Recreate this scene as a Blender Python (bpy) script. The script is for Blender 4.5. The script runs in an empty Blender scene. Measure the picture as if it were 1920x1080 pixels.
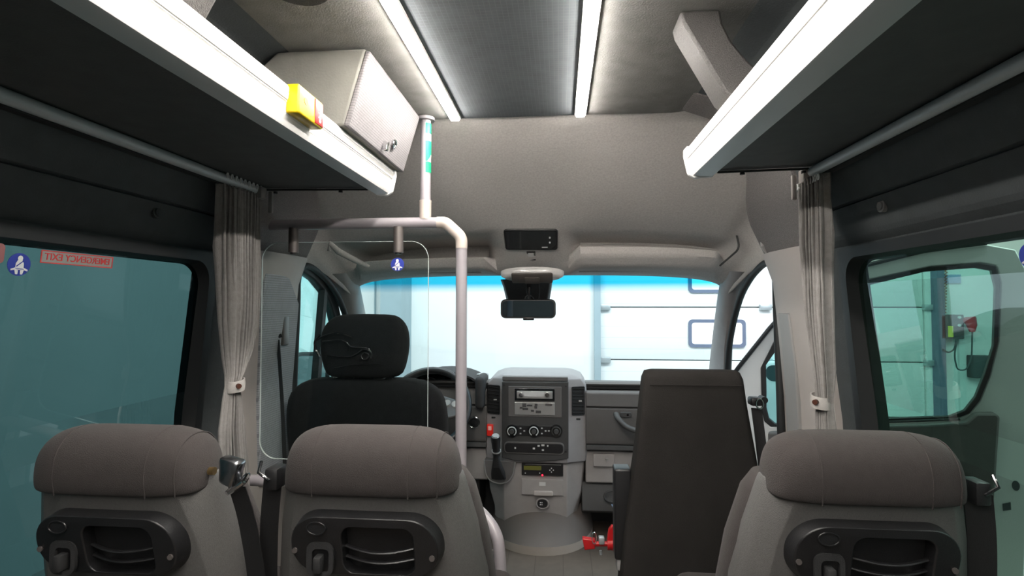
import bpy, bmesh, math, random
from mathutils import Vector, Matrix
random.seed(7)
S = bpy.context.scene
COL = S.collection
PI = math.pi
E = 1.2            # eye height above the cabin floor
CX = -0.12         # lateral centre line of the vehicle
# ------------------------------------------------------------------ camera
sa, sb = 0.0896, 0.03
ca_, cb = math.sqrt(1-sa*sa), math.sqrt(1-sb*sb)
R = Vector((ca_, sa, 0)); F = Vector((-sa*cb, ca_*cb, sb)); U = R.cross(F)
cam = bpy.data.cameras.new('camera'); cam.lens = 18.75; cam.sensor_width = 36; cam.clip_start = 0.02
co = bpy.data.objects.new('camera', cam); COL.objects.link(co)
co.matrix_world = Matrix(((R.x, U.x, -F.x, 0), (R.y, U.y, -F.y, 0), (R.z, U.z, -F.z, E), (0, 0, 0, 1)))
S.camera = co
def ray(px, py): return R*(px-960)/1000 + U*(540-py)/1000 + F
def P(px, py, Y):
    d = ray(px, py); t = Y/d.y; return Vector((d.x*t, Y, E+d.z*t))
def PX(px, py, X):
    d = ray(px, py); t = X/d.x; return Vector((X, d.y*t, E+d.z*t))
def PZ(px, py, z):
    d = ray(px, py); t = (z-E)/d.z; return Vector((d.x*t, d.y*t, z))
# ------------------------------------------------------------------ world, lights, exposure
W = bpy.data.worlds.new('world'); S.world = W; W.use_nodes = True
bgn = W.node_tree.nodes['Background']; bgn.inputs[0].default_value = (0.80, 0.92, 1.0, 1); bgn.inputs[1].default_value = 0.22
S.view_settings.view_transform = 'Standard'; S.view_settings.look = 'None'
S.view_settings.exposure = 0.35; S.view_settings.gamma = 1
def area(name, loc, target, sx, sy, power, col):
    l = bpy.data.lights.new(name, 'AREA'); l.shape = 'RECTANGLE'; l.size = sx; l.size_y = sy; l.energy = power; l.color = col
    o = bpy.data.objects.new(name, l); COL.objects.link(o); o.location = loc
    o.rotation_euler = (Vector(target)-Vector(loc)).to_track_quat('-Z', 'Y').to_euler()
    return o
area('fill_light_front', (0.8, 3.0, 3.6), (0.8, 6.0, 0.9), 6, 1.0, 185, (0.93, 0.98, 1))  # added light, aimed forward to brighten the garage front wall
area('fill_light_right', (3.4, 2.0, 3.0), (2.2, 2.6, 0), 1.6, 4.5, 125, (0.80, 0.92, 1))  # added cool light, stands in for daylight by the open door
area('fill_light_left', (-2.9, 1.8, 3.0), (-2.6, 2.0, 0), 1.0, 4.0, 55, (0.86, 0.97, 1))  # added light to brighten the outside on the left
# ------------------------------------------------------------------ materials
def mat(name, col, rough=0.6, metal=0.0, nscale=0, nvar=0.0, bump=0.0, bscale=None, spec=0.5, coat=0.0, trans=0.0, sheen=0.0):
    m = bpy.data.materials.new(name); m.use_nodes = True; nt = m.node_tree; b = nt.nodes['Principled BSDF']
    b.inputs['Base Color'].default_value = (*col, 1); b.inputs['Roughness'].default_value = rough; b.inputs['Metallic'].default_value = metal
    b.inputs['Specular IOR Level'].default_value = spec; b.inputs['Coat Weight'].default_value = coat; b.inputs['Sheen Weight'].default_value = sheen
    tc = nt.nodes.new('ShaderNodeTexCoord')
    n = nt.nodes.new('ShaderNodeTexNoise'); n.inputs['Scale'].default_value = nscale or 12; n.inputs['Detail'].default_value = 6
    nt.links.new(tc.outputs['Object'], n.inputs['Vector'])
    r = nt.nodes.new('ShaderNodeValToRGB')
    v = nvar or 0.05
    r.color_ramp.elements[0].position = 0.3; r.color_ramp.elements[1].position = 0.7
    r.color_ramp.elements[0].color = (*[c*(1-v) for c in col], 1); r.color_ramp.elements[1].color = (*[min(1, c*(1+v)) for c in col], 1)
    nt.links.new(n.outputs['Fac'], r.inputs['Fac']); nt.links.new(r.outputs['Color'], b.inputs['Base Color'])
    if bump:
        n2 = nt.nodes.new('ShaderNodeTexNoise'); n2.inputs['Scale'].default_value = bscale or 300; n2.inputs['Detail'].default_value = 3
        nt.links.new(tc.outputs['Object'], n2.inputs['Vector'])
        bp = nt.nodes.new('ShaderNodeBump'); bp.inputs['Strength'].default_value = bump; bp.inputs['Distance'].default_value = 0.002
        nt.links.new(n2.outputs['Fac'], bp.inputs['Height']); nt.links.new(bp.outputs['Normal'], b.inputs['Normal'])
    return m
def emis(name, col, strength):
    m = bpy.data.materials.new(name); m.use_nodes = True; nt = m.node_tree; nt.nodes.clear()
    e = nt.nodes.new('ShaderNodeEmission'); e.inputs[0].default_value = (*col, 1); e.inputs[1].default_value = strength
    o = nt.nodes.new('ShaderNodeOutputMaterial'); nt.links.new(e.outputs[0], o.inputs[0]); return m
def glass(name, tint, refl=0.12, rough=0.02, band=None):
    m = bpy.data.materials.new(name); m.use_nodes = True; nt = m.node_tree; nt.nodes.clear()
    t = nt.nodes.new('ShaderNodeBsdfTransparent'); t.inputs[0].default_value = (*tint, 1)
    g = nt.nodes.new('ShaderNodeBsdfGlossy'); g.inputs['Roughness'].default_value = rough; g.inputs[0].default_value = (0.9, 0.97, 1, 1)
    lw = nt.nodes.new('ShaderNodeLayerWeight'); lw.inputs[0].default_value = 0.25
    mu = nt.nodes.new('ShaderNodeMath'); mu.operation = 'MULTIPLY'; mu.inputs[1].default_value = refl*4
    ad = nt.nodes.new('ShaderNodeMath'); ad.operation = 'ADD'; ad.inputs[1].default_value = refl*0.25; ad.use_clamp = True
    nt.links.new(lw.outputs['Fresnel'], mu.inputs[0]); nt.links.new(mu.outputs[0], ad.inputs[0])
    mx = nt.nodes.new('ShaderNodeMixShader'); o = nt.nodes.new('ShaderNodeOutputMaterial')
    nt.links.new(ad.outputs[0], mx.inputs[0]); nt.links.new(t.outputs[0], mx.inputs[1]); nt.links.new(g.outputs[0], mx.inputs[2]); nt.links.new(mx.outputs[0], o.inputs[0])
    if band:
        tc = nt.nodes.new('ShaderNodeTexCoord'); sp = nt.nodes.new('ShaderNodeSeparateXYZ'); rp = nt.nodes.new('ShaderNodeValToRGB')
        nt.links.new(tc.outputs['Generated'], sp.inputs[0]); nt.links.new(sp.outputs['Z'], rp.inputs[0])
        els = rp.color_ramp.elements
        els[0].position = band[0]; els[0].color = (*tint, 1); els[1].position = band[1]; els[1].color = (*band[2], 1)
        nt.links.new(rp.outputs[0], t.inputs[0])
    return m
def patterned(name, c1, c2, sx, sy, rough, axes='xy', thin=0.04, bump=0.0, noise=0.1):
    """fine grid / line pattern on two object axes"""
    m = mat(name, c1, rough, 0, 25, noise); nt = m.node_tree; b = nt.nodes['Principled BSDF']
    src = b.inputs['Base Color'].links[0].from_socket
    tc = nt.nodes.new('ShaderNodeTexCoord'); sp = nt.nodes.new('ShaderNodeSeparateXYZ'); nt.links.new(tc.outputs['Object'], sp.inputs[0])
    fac = None
    for ax, sc in zip(axes, (sx, sy)):
        if not sc: continue
        a = nt.nodes.new('ShaderNodeMath'); a.operation = 'MULTIPLY'; a.inputs[1].default_value = sc; nt.links.new(sp.outputs[ax.upper()], a.inputs[0])
        f = nt.nodes.new('ShaderNodeMath'); f.operation = 'FRACT'; nt.links.new(a.outputs[0], f.inputs[0])
        l = nt.nodes.new('ShaderNodeMath'); l.operation = 'LESS_THAN'; l.inputs[1].default_value = thin; nt.links.new(f.outputs[0], l.inputs[0])
        if fac is None: fac = l.outputs[0]
        else:
            mx = nt.nodes.new('ShaderNodeMath'); mx.operation = 'MAXIMUM'; nt.links.new(fac, mx.inputs[0]); nt.links.new(l.outputs[0], mx.inputs[1]); fac = mx.outputs[0]
    if fac is None: return m
    mi = nt.nodes.new('ShaderNodeMix'); mi.data_type = 'RGBA'; nt.links.new(fac, mi.inputs[0]); nt.links.new(src, mi.inputs[6]); mi.inputs[7].default_value = (*c2, 1)
    nt.links.new(mi.outputs[2], b.inputs['Base Color'])
    if bump:
        bp = nt.nodes.new('ShaderNodeBump'); bp.invert = True; bp.inputs['Strength'].default_value = bump; bp.inputs['Distance'].default_value = 0.002
        nt.links.new(fac, bp.inputs['Height']); nt.links.new(bp.outputs[0], b.inputs['Normal'])
    return m
M = dict(
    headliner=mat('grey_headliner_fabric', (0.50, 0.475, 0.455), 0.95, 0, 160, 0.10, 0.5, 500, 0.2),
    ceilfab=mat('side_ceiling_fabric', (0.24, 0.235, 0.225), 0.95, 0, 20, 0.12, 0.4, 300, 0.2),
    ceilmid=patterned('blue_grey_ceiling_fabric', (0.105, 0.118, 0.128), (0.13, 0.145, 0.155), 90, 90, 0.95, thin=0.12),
    wall=mat('dark_side_trim', (0.055, 0.062, 0.065), 0.75, 0, 30, 0.08, 0.3, 250, 0.3),
    hoop=mat('stippled_pillar_trim', (0.135, 0.125, 0.122), 0.7, 0, 400, 0.35, 0.8, 500, 0.4),
    pillar=mat('light_pillar_plastic', (0.40, 0.365, 0.345), 0.55, 0, 10, 0.03, 0.2, 600),
    pillar_dk=mat('grey_pillar_plastic', (0.27, 0.265, 0.26), 0.5, 0, 10, 0.03, 0.2, 600),
    dots=patterned('dotted_pillar_fabric', (0.36, 0.37, 0.40), (0.22, 0.23, 0.25), 130, 130, 0.9, axes='yz', thin=0.25),
    rubber=mat('black_rubber', (0.012, 0.013, 0.014), 0.55, 0, 20, 0.1),
    black=mat('black_plastic', (0.012, 0.012, 0.013), 0.38, 0, 40, 0.15, 0.2, 500),
    blackmat=mat('matt_black_plastic', (0.018, 0.018, 0.019), 0.7, 0, 40, 0.15, 0.3, 500),
    gloss=mat('gloss_black', (0.008, 0.009, 0.01), 0.12, 0, 10, 0.1, 0, coat=0.5),
    fold=mat('folding_seat_cover', (0.0225, 0.0208, 0.0197), 0.95, 0, 8, 0.12, 0.6, 350, 0.08),
    driver=mat('driver_seat_fabric', (0.0085, 0.009, 0.010), 0.95, 0, 40, 0.15, 0.6, 500, 0.1, sheen=0.03),
    headrest=mat('brown_grey_seat_fabric', (0.042, 0.0365, 0.0355), 0.9, 0, 60, 0.06, 0.6, 700, 0.15, sheen=0.06),
    shell=mat('grey_seat_shell', (0.105, 0.102, 0.099), 0.5, 0, 300, 0.10, 0.5, 700),
    alu=mat('anodised_rail', (0.86, 0.85, 0.83), 0.45, 0.0, 12, 0.02),
    alugrey=mat('aluminium_underside', (0.60, 0.64, 0.66), 0.4, 0.1, 12, 0.02),
    panel=mat('dark_rack_panel', (0.085, 0.088, 0.088), 0.7, 0, 25, 0.08, 0.2, 300),
    chrome=mat('chrome', (0.75, 0.75, 0.76), 0.12, 1.0),
    mirror=mat('mirror_glass', (0.28, 0.36, 0.40), 0.03, 1.0),
    tube=mat('lilac_grey_tube', (0.33, 0.305, 0.325), 0.35, 0.0, 15, 0.03, coat=0.3),
    joint=mat('cream_tube_joint', (0.52, 0.455, 0.41), 0.4, 0, 15, 0.03),
    clip=mat('bronze_clip', (0.13, 0.115, 0.11), 0.4, 0.4, 15, 0.05),
    boxside=mat('locker_side_vinyl', (0.20, 0.195, 0.175), 0.8, 0, 14, 0.10, 0.3, 200),
    boxface=patterned('locker_woven_face', (0.20, 0.189, 0.194), (0.12, 0.113, 0.117), 130, 170, 0.9, axes='yz', thin=0.22, bump=0.4),
    yellow=mat('yellow_plastic', (0.62, 0.43, 0.003), 0.35, 0, 10, 0.02),
    yellowdk=mat('amber_hole', (0.25, 0.11, 0.003), 0.5),
    red=mat('red_plastic', (0.48, 0.012, 0.015), 0.35, 0, 10, 0.05),
    redbright=mat('red_button', (0.85, 0.03, 0.02), 0.3),
    white=mat('white_plastic', (0.82, 0.82, 0.82), 0.45),
    whitepaint=mat('white_vehicle_paint', (0.80, 0.82, 0.82), 0.35, 0, 5, 0.01, coat=0.3),
    blue=mat('blue_sticker', (0.025, 0.045, 0.33), 0.5),
    stred=mat('red_sticker_print', (0.62, 0.05, 0.05), 0.6),
    strback=mat('pale_sticker_film', (0.28, 0.30, 0.29), 0.6),
    green=mat('green_sticker', (0.0, 0.27, 0.13), 0.5),
    dash=mat('dash_grey_plastic', (0.105, 0.100, 0.098), 0.6, 0, 30, 0.05, 0.4, 600),
    dashdk=mat('dash_dark_plastic', (0.040, 0.040, 0.040), 0.6, 0, 30, 0.06, 0.4, 600),
    dashlt=mat('dash_light_plastic', (0.29, 0.272, 0.265), 0.6, 0, 30, 0.04, 0.3, 600),
    wing=mat('console_wing_plastic', (0.26, 0.25, 0.255), 0.5, 0, 30, 0.04, 0.3, 600),
    silver=mat('silver_trim', (0.55, 0.55, 0.54), 0.3, 0.7, 10, 0.05),
    lcd=mat('olive_display', (0.13, 0.13, 0.03), 0.25),
    curtain=mat('grey_curtain_fabric', (0.27, 0.256, 0.248), 0.95, 0, 90, 0.10, 0.5, 600, 0.15, sheen=0.1),
    tie=mat('curtain_tie_fabric', (0.40, 0.38, 0.36), 0.9, 0, 90, 0.08, 0.4, 600, 0.15),
    brown=mat('brown_button', (0.06, 0.022, 0.014), 0.35),
    belt=mat('black_belt_webbing', (0.010, 0.010, 0.011), 0.6, 0, 300, 0.2, 0.4, 900),
    floor=patterned('plank_vinyl_floor', (0.088, 0.070, 0.057), (0.055, 0.042, 0.034), 7.7, 0, 0.5, axes='xy', thin=0.025, bump=0.3),
    carpet=patterned('ribbed_driver_mat', (0.055, 0.05, 0.05), (0.16, 0.14, 0.14), 0, 0, 0.95, axes='xy', noise=0.6),
    edge=mat('beige_mat_binding', (0.40, 0.36, 0.31), 0.8),
    cover=mat('engine_cover_plastic', (0.095, 0.081, 0.073), 0.6, 0, 15, 0.05, 0.3, 400),
    coverlt=mat('cover_edge_strip', (0.30, 0.265, 0.235), 0.55, 0, 15, 0.04),
    gwall=mat('white_garage_wall', (0.82, 0.85, 0.85), 0.85, 0, 3, 0.015),
    gwallb=mat('garage_side_wall', (0.70, 0.78, 0.78), 0.85, 0, 3, 0.02),
    gcol=mat('blue_grey_steel_column', (0.33, 0.42, 0.46), 0.6, 0, 6, 0.04),
    gdoor=patterned('ribbed_door_panel', (0.80, 0.83, 0.83), (0.70, 0.75, 0.75), 0, 8, 0.6, axes='xz', thin=0.06, noise=0.01),
    gframe=mat('slate_window_frame', (0.14, 0.17, 0.25), 0.5),
    gfloor=mat('garage_concrete', (0.42, 0.43, 0.42), 0.7, 0, 4, 0.12, 0.2, 60),
    steel=mat('galvanised_steel', (0.50, 0.55, 0.57), 0.4, 0.6, 10, 0.08),
    boxdk=mat('dark_control_box', (0.05, 0.075, 0.08), 0.5),
    labely=mat('yellow_label', (0.75, 0.72, 0.10), 0.6),
    signblue=mat('pale_blue_sign', (0.30, 0.40, 0.62), 0.6),
    hose=mat('orange_coil_hose', (0.45, 0.12, 0.05), 0.5),
    acrylic=glass('clear_acrylic', (0.955, 0.985, 0.975), 0.05, 0.0),
    acredge=mat('acrylic_edge_highlight', (0.62, 0.66, 0.65), 0.2),
    tintl=glass('dimmed_teal_privacy_glass', (0.065, 0.125, 0.125), 0.045),  # tint darkened to stand in for the dimmer outside on the left
    tintr=glass('green_privacy_glass', (0.37, 0.51, 0.40), 0.05),
    sideglass=glass('pale_side_glass', (0.72, 0.93, 0.92), 0.05),
    shield=glass('windscreen_glass', (0.93, 0.985, 0.985), 0.03, 0.0, band=(0.835, 0.90, (0.03, 0.50, 0.72))),
    led=emis('led_diffuser', (1.0, 0.95, 0.88), 95.0),
    skylight=emis('bright_daylight_pane', (0.93, 0.97, 1.0), 1.5),
    redled=emis('red_indicator', (1.0, 0.02, 0.05), 2.5),
    symbol=mat('pale_symbol_print', (0.55, 0.55, 0.55), 0.6),
    lens=mat('frosted_lamp_lens', (0.55, 0.54, 0.53), 0.18, 0, 10, 0.1, coat=0.4),
)
# ------------------------------------------------------------------ mesh helpers
BASE = {}
class B:
    def __init__(s): s.v = []; s.f = []; s.mi = []
    def add(s, vs, fs, mi=0):
        n = len(s.v); s.v += [Vector(v) for v in vs]; s.f += [tuple(i+n for i in f) for f in fs]; s.mi += [mi]*len(fs); return s
    def box(s, x0, x1, y0, y1, z0, z1, mi=0, bev=0.0, seg=2, xf=None):
        bm = bmesh.new(); bmesh.ops.create_cube(bm, size=1)
        for v in bm.verts: v.co = Vector(((x0+x1)/2+v.co.x*(x1-x0), (y0+y1)/2+v.co.y*(y1-y0), (z0+z1)/2+v.co.z*(z1-z0)))
        if bev: bmesh.ops.bevel(bm, geom=bm.edges[:], offset=bev, segments=seg, profile=0.5, affect='EDGES')
        if xf: 
            for v in bm.verts: v.co = xf(v.co)
        bm.verts.index_update(); s.add([v.co.copy() for v in bm.verts], [[v.index for v in f.verts] for f in bm.faces], mi); bm.free(); return s
    def loft(s, rings, close=True, caps=True, mi=0, loop=False):
        n = len(rings[0]); vs = [p for r in rings for p in r]; fs = []
        m = len(rings)
        for i in range(m if loop else m-1):
            a = i*n; b = ((i+1) % m)*n
            for j in range(n if close else n-1):
                k = (j+1) % n; fs.append((a+j, a+k, b+k, b+j))
        if caps and close and not loop: fs.append(tuple(range(n-1, -1, -1))); fs.append(tuple((m-1)*n+j for j in range(n)))
        return s.add(vs, fs, mi)
    def tube(s, pts, r, seg=14, mi=0, rnd=0.0, flat=None, caps=True):
        pts = [Vector(p) for p in pts]
        if rnd: pts = fillet(pts, rnd)
        rings = []; up = None; n = len(pts)
        for i, p in enumerate(pts):
            t = (pts[min(i+1, n-1)]-pts[max(i-1, 0)]).normalized()
            if up is None:
                up = Vector((0, 0, 1)) if abs(t.z) < 0.9 else Vector((0, 1, 0))
            sd = t.cross(up)
            if sd.length < 1e-4: sd = t.cross(Vector((1, 0, 0)))
            sd.normalize(); up = sd.cross(t).normalized()
            rr = r[i] if isinstance(r, (list, tuple)) else r
            rings.append([p + (sd*math.cos(2*PI*k/seg) + up*math.sin(2*PI*k/seg)*(flat or 1))*rr for k in range(seg)])
        return s.loft(rings, True, caps, mi)
    def cyl(s, p0, p1, r, seg=20, mi=0, r2=None):
        return s.tube([p0, p1], [r, r if r2 is None else r2], seg, mi)
    def prism(s, pts, off, mi=0):
        off = Vector(off); n = len(pts); a = [Vector(p) for p in pts]; b = [p+off for p in a]
        fs = [tuple(range(n-1, -1, -1)), tuple(range(n, 2*n))] + [(i, (i+1) % n, n+(i+1) % n, n+i) for i in range(n)]
        return s.add(a+b, fs, mi)
    def ring(s, outer, inner, off, mi=0):
        """frame between two closed outlines with the same count, extruded by off"""
        off = Vector(off); return s.loft([outer, inner, [Vector(p)+off for p in inner], [Vector(p)+off for p in outer]], True, False, mi, loop=True)
def fillet(pts, r, k=6):
    out = [pts[0]]
    for a, b, c in zip(pts, pts[1:], pts[2:]):
        d1 = (a-b); d2 = (c-b); rr = min(r, d1.length*0.45, d2.length*0.45)
        p = b+d1.normalized()*rr; q = b+d2.normalized()*rr
        for i in range(k+1):
            t = i/k; out.append(p*(1-t)**2 + b*2*t*(1-t) + q*t*t)
    out.append(pts[-1]); return out
def rrect(x0, x1, z0, z1, r, n=8):
    """rounded rectangle as (x, z) points, 4*(n+1) of them, starting right-top"""
    o = []
    for cx, cz, a in ((x1-r, z1-r, 0), (x0+r, z1-r, 90), (x0+r, z0+r, 180), (x1-r, z0+r, 270)):
        for i in range(n+1):
            t = math.radians(a+90*i/n); o.append((cx+r*math.cos(t), cz+r*math.sin(t)))
    return o
def obj(name, b, m, parent=None, smooth=True, ang=40, bevel=0.0, subd=0, solid=0.0, **tags):
    me = bpy.data.meshes.new(name); base = BASE.get(parent.name, Vector((0, 0, 0))) if parent else Vector((0, 0, 0))
    vs = b.v
    if parent is None and vs:
        base = Vector((sum(v.x for v in vs)/len(vs), sum(v.y for v in vs)/len(vs), min(v.z for v in vs)))
    me.from_pydata([v-base for v in vs], [], b.f)
    ms = m if isinstance(m, (list, tuple)) else [m]
    for q in ms: me.materials.append(M[q] if isinstance(q, str) else q)
    for p, i in zip(me.polygons, b.mi): p.material_index = i
    bm = bmesh.new(); bm.from_mesh(me); bmesh.ops.recalc_face_normals(bm, faces=bm.faces[:]); bm.to_mesh(me); bm.free()
    o = bpy.data.objects.new(name, me); COL.objects.link(o)
    if parent: o.parent = parent
    else: o.location = base
    BASE[o.name] = base
    if bevel:
        d = o.modifiers.new('bevel', 'BEVEL'); d.width = bevel; d.segments = 2; d.limit_method = 'ANGLE'; d.angle_limit = math.radians(35)
    if solid:
        d = o.modifiers.new('solid', 'SOLIDIFY'); d.thickness = solid; d.offset = 0
    if subd:
        d = o.modifiers.new('sub', 'SUBSURF'); d.levels = subd; d.render_levels = subd
    if smooth:
        for p in me.polygons: p.use_smooth = True
        if not subd:
            try: me.set_sharp_from_angle(angle=math.radians(ang))
            except Exception: pass
    for k, v in tags.items(): o[k] = v
    return o
def thing(name, loc, label=None, cat=None, group=None, kind=None):
    o = bpy.data.objects.new(name, None); o.empty_display_size = 0.05; COL.objects.link(o); o.location = loc; BASE[o.name] = Vector(loc)
    if label: o['label'] = label
    if cat: o['category'] = cat
    if group: o['group'] = group
    if kind: o['kind'] = kind
    return o
def text_mesh(s, size, m, parent, name, origin, xdir, ydir, depth=0.0006, bold=0.0, width=None, **tags):
    cu = bpy.data.curves.new('t', 'FONT'); cu.body = s; cu.size = size; cu.align_x = 'CENTER'; cu.align_y = 'CENTER'; cu.extrude = depth/2; cu.offset = bold
    to = bpy.data.objects.new('t', cu); COL.objects.link(to); bpy.context.view_layer.update()
    me = bpy.data.meshes.new_from_object(to.evaluated_get(bpy.context.evaluated_depsgraph_get()))
    xs = [v.co.x for v in me.vertices]; k = width/(max(xs)-min(xs)) if width else 1
    x = Vector(xdir).normalized(); y = Vector(ydir).normalized(); z = x.cross(y)
    b = B(); b.add([Vector(origin)+x*v.co.x*k+y*v.co.y+z*v.co.z for v in me.vertices], [tuple(p.vertices) for p in me.polygons])
    bpy.data.objects.remove(to); bpy.data.curves.remove(cu); bpy.data.meshes.remove(me)
    return obj(name, b, m, parent, smooth=False, **tags)
def struct(name, b, m, parent=None, **kw):
    o = obj(name, b, m, parent, **kw)
    if parent is None: o['kind'] = 'structure'
    return o
def lerp(a, b, t): return a+(b-a)*t
def interp(x, tab):
    if x <= tab[0][0]: return tab[0][1]
    for (a, b), (c, d) in zip(tab, tab[1:]):
        if x <= c: return lerp(b, d, (x-a)/(c-a))
    return tab[-1][1]
def sstep(x, a, b):
    t = max(0, min(1, (x-a)/(b-a))); return t*t*(3-2*t)
# ------------------------------------------------------------------ vehicle shell
WT = [(-1.2, .93), (-.6, .93), (-.33, .92), (.115, .87), (.15, .862), (.165, .845), (.175, .838), (.236, .812), (.24, .818), (.244, .808), (.335, .762), (.40, .735), (.46, .70), (.52, .64), (.56, .56), (.58, .50)]
def wx(h): return interp(h, WT)
WINF = {-1: 1.43, 1: 1.475}
WB, WTOP, WBK = -.62, .132, -.15
def shell_side(sd, name):
    hs = sorted(set([a for a, _ in WT] + [WB, WTOP, -.9, -.48, -.2, -.05]))
    ys = [-1.7, -.9, WBK, .3, .8, 1.2, WINF[sd], 1.62]
    b = B()
    for i in range(len(hs)-1):
        for j in range(len(ys)-1):
            if WB-1e-6 <= hs[i] < WTOP-1e-6 and WBK-1e-6 <= ys[j] < WINF[sd]-1e-6: continue
            q = []
            for h, y in ((hs[i], ys[j]), (hs[i], ys[j+1]), (hs[i+1], ys[j+1]), (hs[i+1], ys[j])): q.append((CX+sd*wx(h), y, E+h))
            q2 = [(x+sd*.05, y, z+.02) for x, y, z in q]
            b.add(q+q2, [(0, 1, 2, 3), (7, 6, 5, 4), (0, 4, 5, 1), (1, 5, 6, 2), (2, 6, 7, 3), (3, 7, 4, 0)])
    w = struct(name, b, 'wall', ang=25)
    # knob
    return w
wl = shell_side(-1, 'wall_left'); wr = shell_side(1, 'wall_right')
for sd, px, py, wo in ((-1, 290, 398, wl), (1, 1658, 386, wr)):
    h = .205; X = CX+sd*wx(h); p = PX(px, py, X)
    b = B(); b.cyl((X+sd*.01, p.y, p.z), (X-sd*.008, p.y, p.z), .014, 18); b.cyl((X-sd*.006, p.y, p.z), (X-sd*.011, p.y, p.z), .009, 18)
    obj('trim_plug', b, 'wall' if sd < 0 else 'pillar_dk', wo)
def wpt(sd, y, h, inn=0.0): return Vector((CX+sd*(wx(h)-inn), y, E+h))
for sd, nm, gm in ((-1, 'window_1', 'tintl'), (1, 'window_2', 'tintr')):
    y0, y1 = WBK, WINF[sd]
    # slanted front edge like the real side glass
    def shp(ins, r):
        pts = rrect(y0+ins, y1-ins, WB+ins, WTOP-ins, r, 8)
        return [(y - .0*max(0, -h), h) for y, h in pts]
    outer = shp(-.012, .02); mid = shp(.014, .06); inner = shp(.024, .07)
    b = B(); b.loft([[wpt(sd, y, h, -.012) for y, h in outer], [wpt(sd, y, h, .012) for y, h in outer], [wpt(sd, y, h, .014) for y, h in mid], [wpt(sd, y, h, -.02) for y, h in inner], [wpt(sd, y, h, -.03) for y, h in outer]], True, False, loop=True)
    root = thing(nm, (CX+sd*.9, (y0+y1)/2, E+WB), kind='structure')
    obj('window_seal', b, 'rubber', root, ang=30)
    b = B(); n = 10
    ring = shp(.005, .06)
    hs = [WB+.005+(WTOP-WB-.01)*i/n for i in range(n+1)]
    for i in range(n):
        q = [wpt(sd, y, h, -.012) for y, h in ((y0+.005, hs[i]), (y1-.005, hs[i]), (y1-.005, hs[i+1]), (y0+.005, hs[i+1]))]
        b.add(q, [(0, 1, 2, 3)])
    g = obj('glass_pane', b, gm, root)
    # stickers printed on the glass
    def on_glass(px, py, inn=-.008):
        X = CX+sd*.88
        for _ in range(6):
            p = PX(px, py, X); X = CX+sd*(wx(p.z-E)-inn)
        return PX(px, py, X)
    slope = Vector((wpt(sd, 0, .10)-wpt(sd, 0, -.1))).normalized()
    def seatbelt_sticker(px, py, r, par, o=None, xd=None, yd=None):
        o = o or on_glass(px, py, .004); xd = xd or Vector((0, 1, 0)); yd = yd or slope
        nz = xd.cross(yd).normalized(); nz = nz if nz.dot(Vector((0, 0, E))-o) > 0 else -nz
        def pt(u, v, k=1): return o+xd*u*r+yd*v*r+nz*.0008*k
        b = B(); b.prism([pt(math.cos(2*PI*i/32), math.sin(2*PI*i/32), -1) for i in range(32)], nz*.001)
        st = obj('seatbelt_sticker', b, 'blue', par, smooth=False, label='round blue sticker with a white belted figure')
        b = B()
        b.prism([pt(.22*math.cos(2*PI*i/16), .55+.24*math.sin(2*PI*i/16), 1) for i in range(16)], nz*.0006)
        b.prism([pt(*q) for q in ((-.2, .38), (.2, .38), (.34, .1), (.36, -.32), (-.36, -.32), (-.34, .1))], nz*.0006)
        b.prism([pt(*q) for q in ((-.36, -.26), (-.75, -.42), (-.72, -.55), (-.3, -.45), (.3, -.45), (.72, -.55), (.75, -.42), (.36, -.26))], nz*.0006)
        for q in (-1, 1): b.prism([pt(*w) for w in ((q*.42, -.42), (q*.1, -.5), (q*.12, -.86), (q*.3, -.86))], nz*.0006)
        obj('belted_figure', b, 'white', st, smooth=False)
        b = B(); b.prism([pt(*q, 2) for q in ((.3, .42), (.34, .36), (-.28, -.2), (-.34, -.14))], nz*.0004)
        b.prism([pt(*q, 2) for q in ((-.36, -.3), (.36, -.36), (.36, -.42), (-.36, -.36))], nz*.0004)
        obj('belt_stripe', b, 'blue', st, smooth=False)
    if sd < 0:
        seatbelt_sticker(36, 496, .021, g)
        a = on_glass(82, 486, .005); c = on_glass(216, 490, .005); mid_ = on_glass(148, 487, .005)
        xd = (c-a).normalized(); xd = Vector((0, 1, 0))
        ln = abs(c.y-a.y)*.5; hh = .0125; nz = Vector((1, 0, 0))
        def rp(u, v, d): return mid_+Vector((0, u, 0))+slope*v+Vector((d, 0, 0))
        b = B(); b.prism([rp(u, v, 0) for u, v in ((-ln, -hh), (ln, -hh), (ln, hh), (-ln, hh))], (.0006, 0, 0))
        st = obj('emergency_exit_sticker', b, 'strback', g, smooth=False, label='red lettered emergency exit sticker seen from behind')
        b = B(); b.ring([rp(u, v, .0008) for u, v in ((-ln, -hh), (ln, -hh), (ln, hh), (-ln, hh))], [rp(u, v, .0008) for u, v in ((-ln+.002, -hh+.002), (ln-.002, -hh+.002), (ln-.002, hh-.002), (-ln+.002, hh-.002))], (.0006, 0, 0))
        obj('sticker_border', b, 'stred', st, smooth=False)
        text_mesh('EMERGENCY EXIT', .019, 'stred', st, 'sticker_lettering', mid_+Vector((.0012, 0, 0)), (0, -1, 0), slope, .0006, .0002, width=ln*1.8)
        b = B(); e0 = on_glass(-12, 474, .005); b.prism([e0+Vector((0, u, 0))+slope*v for u, v in rrect(-.03, .018, -.018, .018, .008, 4)], (.0008, 0, 0))
        obj('red_corner_sticker', b, mat('faded_red_film', (.30, .12, .12), .6), g, smooth=False)
    else:
        seatbelt_sticker(1932, 480, .021, g)
# floor
b = B(); b.box(CX-.95, CX+.95, -1.7, 3.1, -.06, 0); struct('floor', b, 'floor', smooth=False)
# rear wall of the saloon (behind the camera)
b = B(); b.box(CX-.95, CX+.95, -1.76, -1.7, 0, E+.6); struct('wall_back', b, 'wall', smooth=False)
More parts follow.
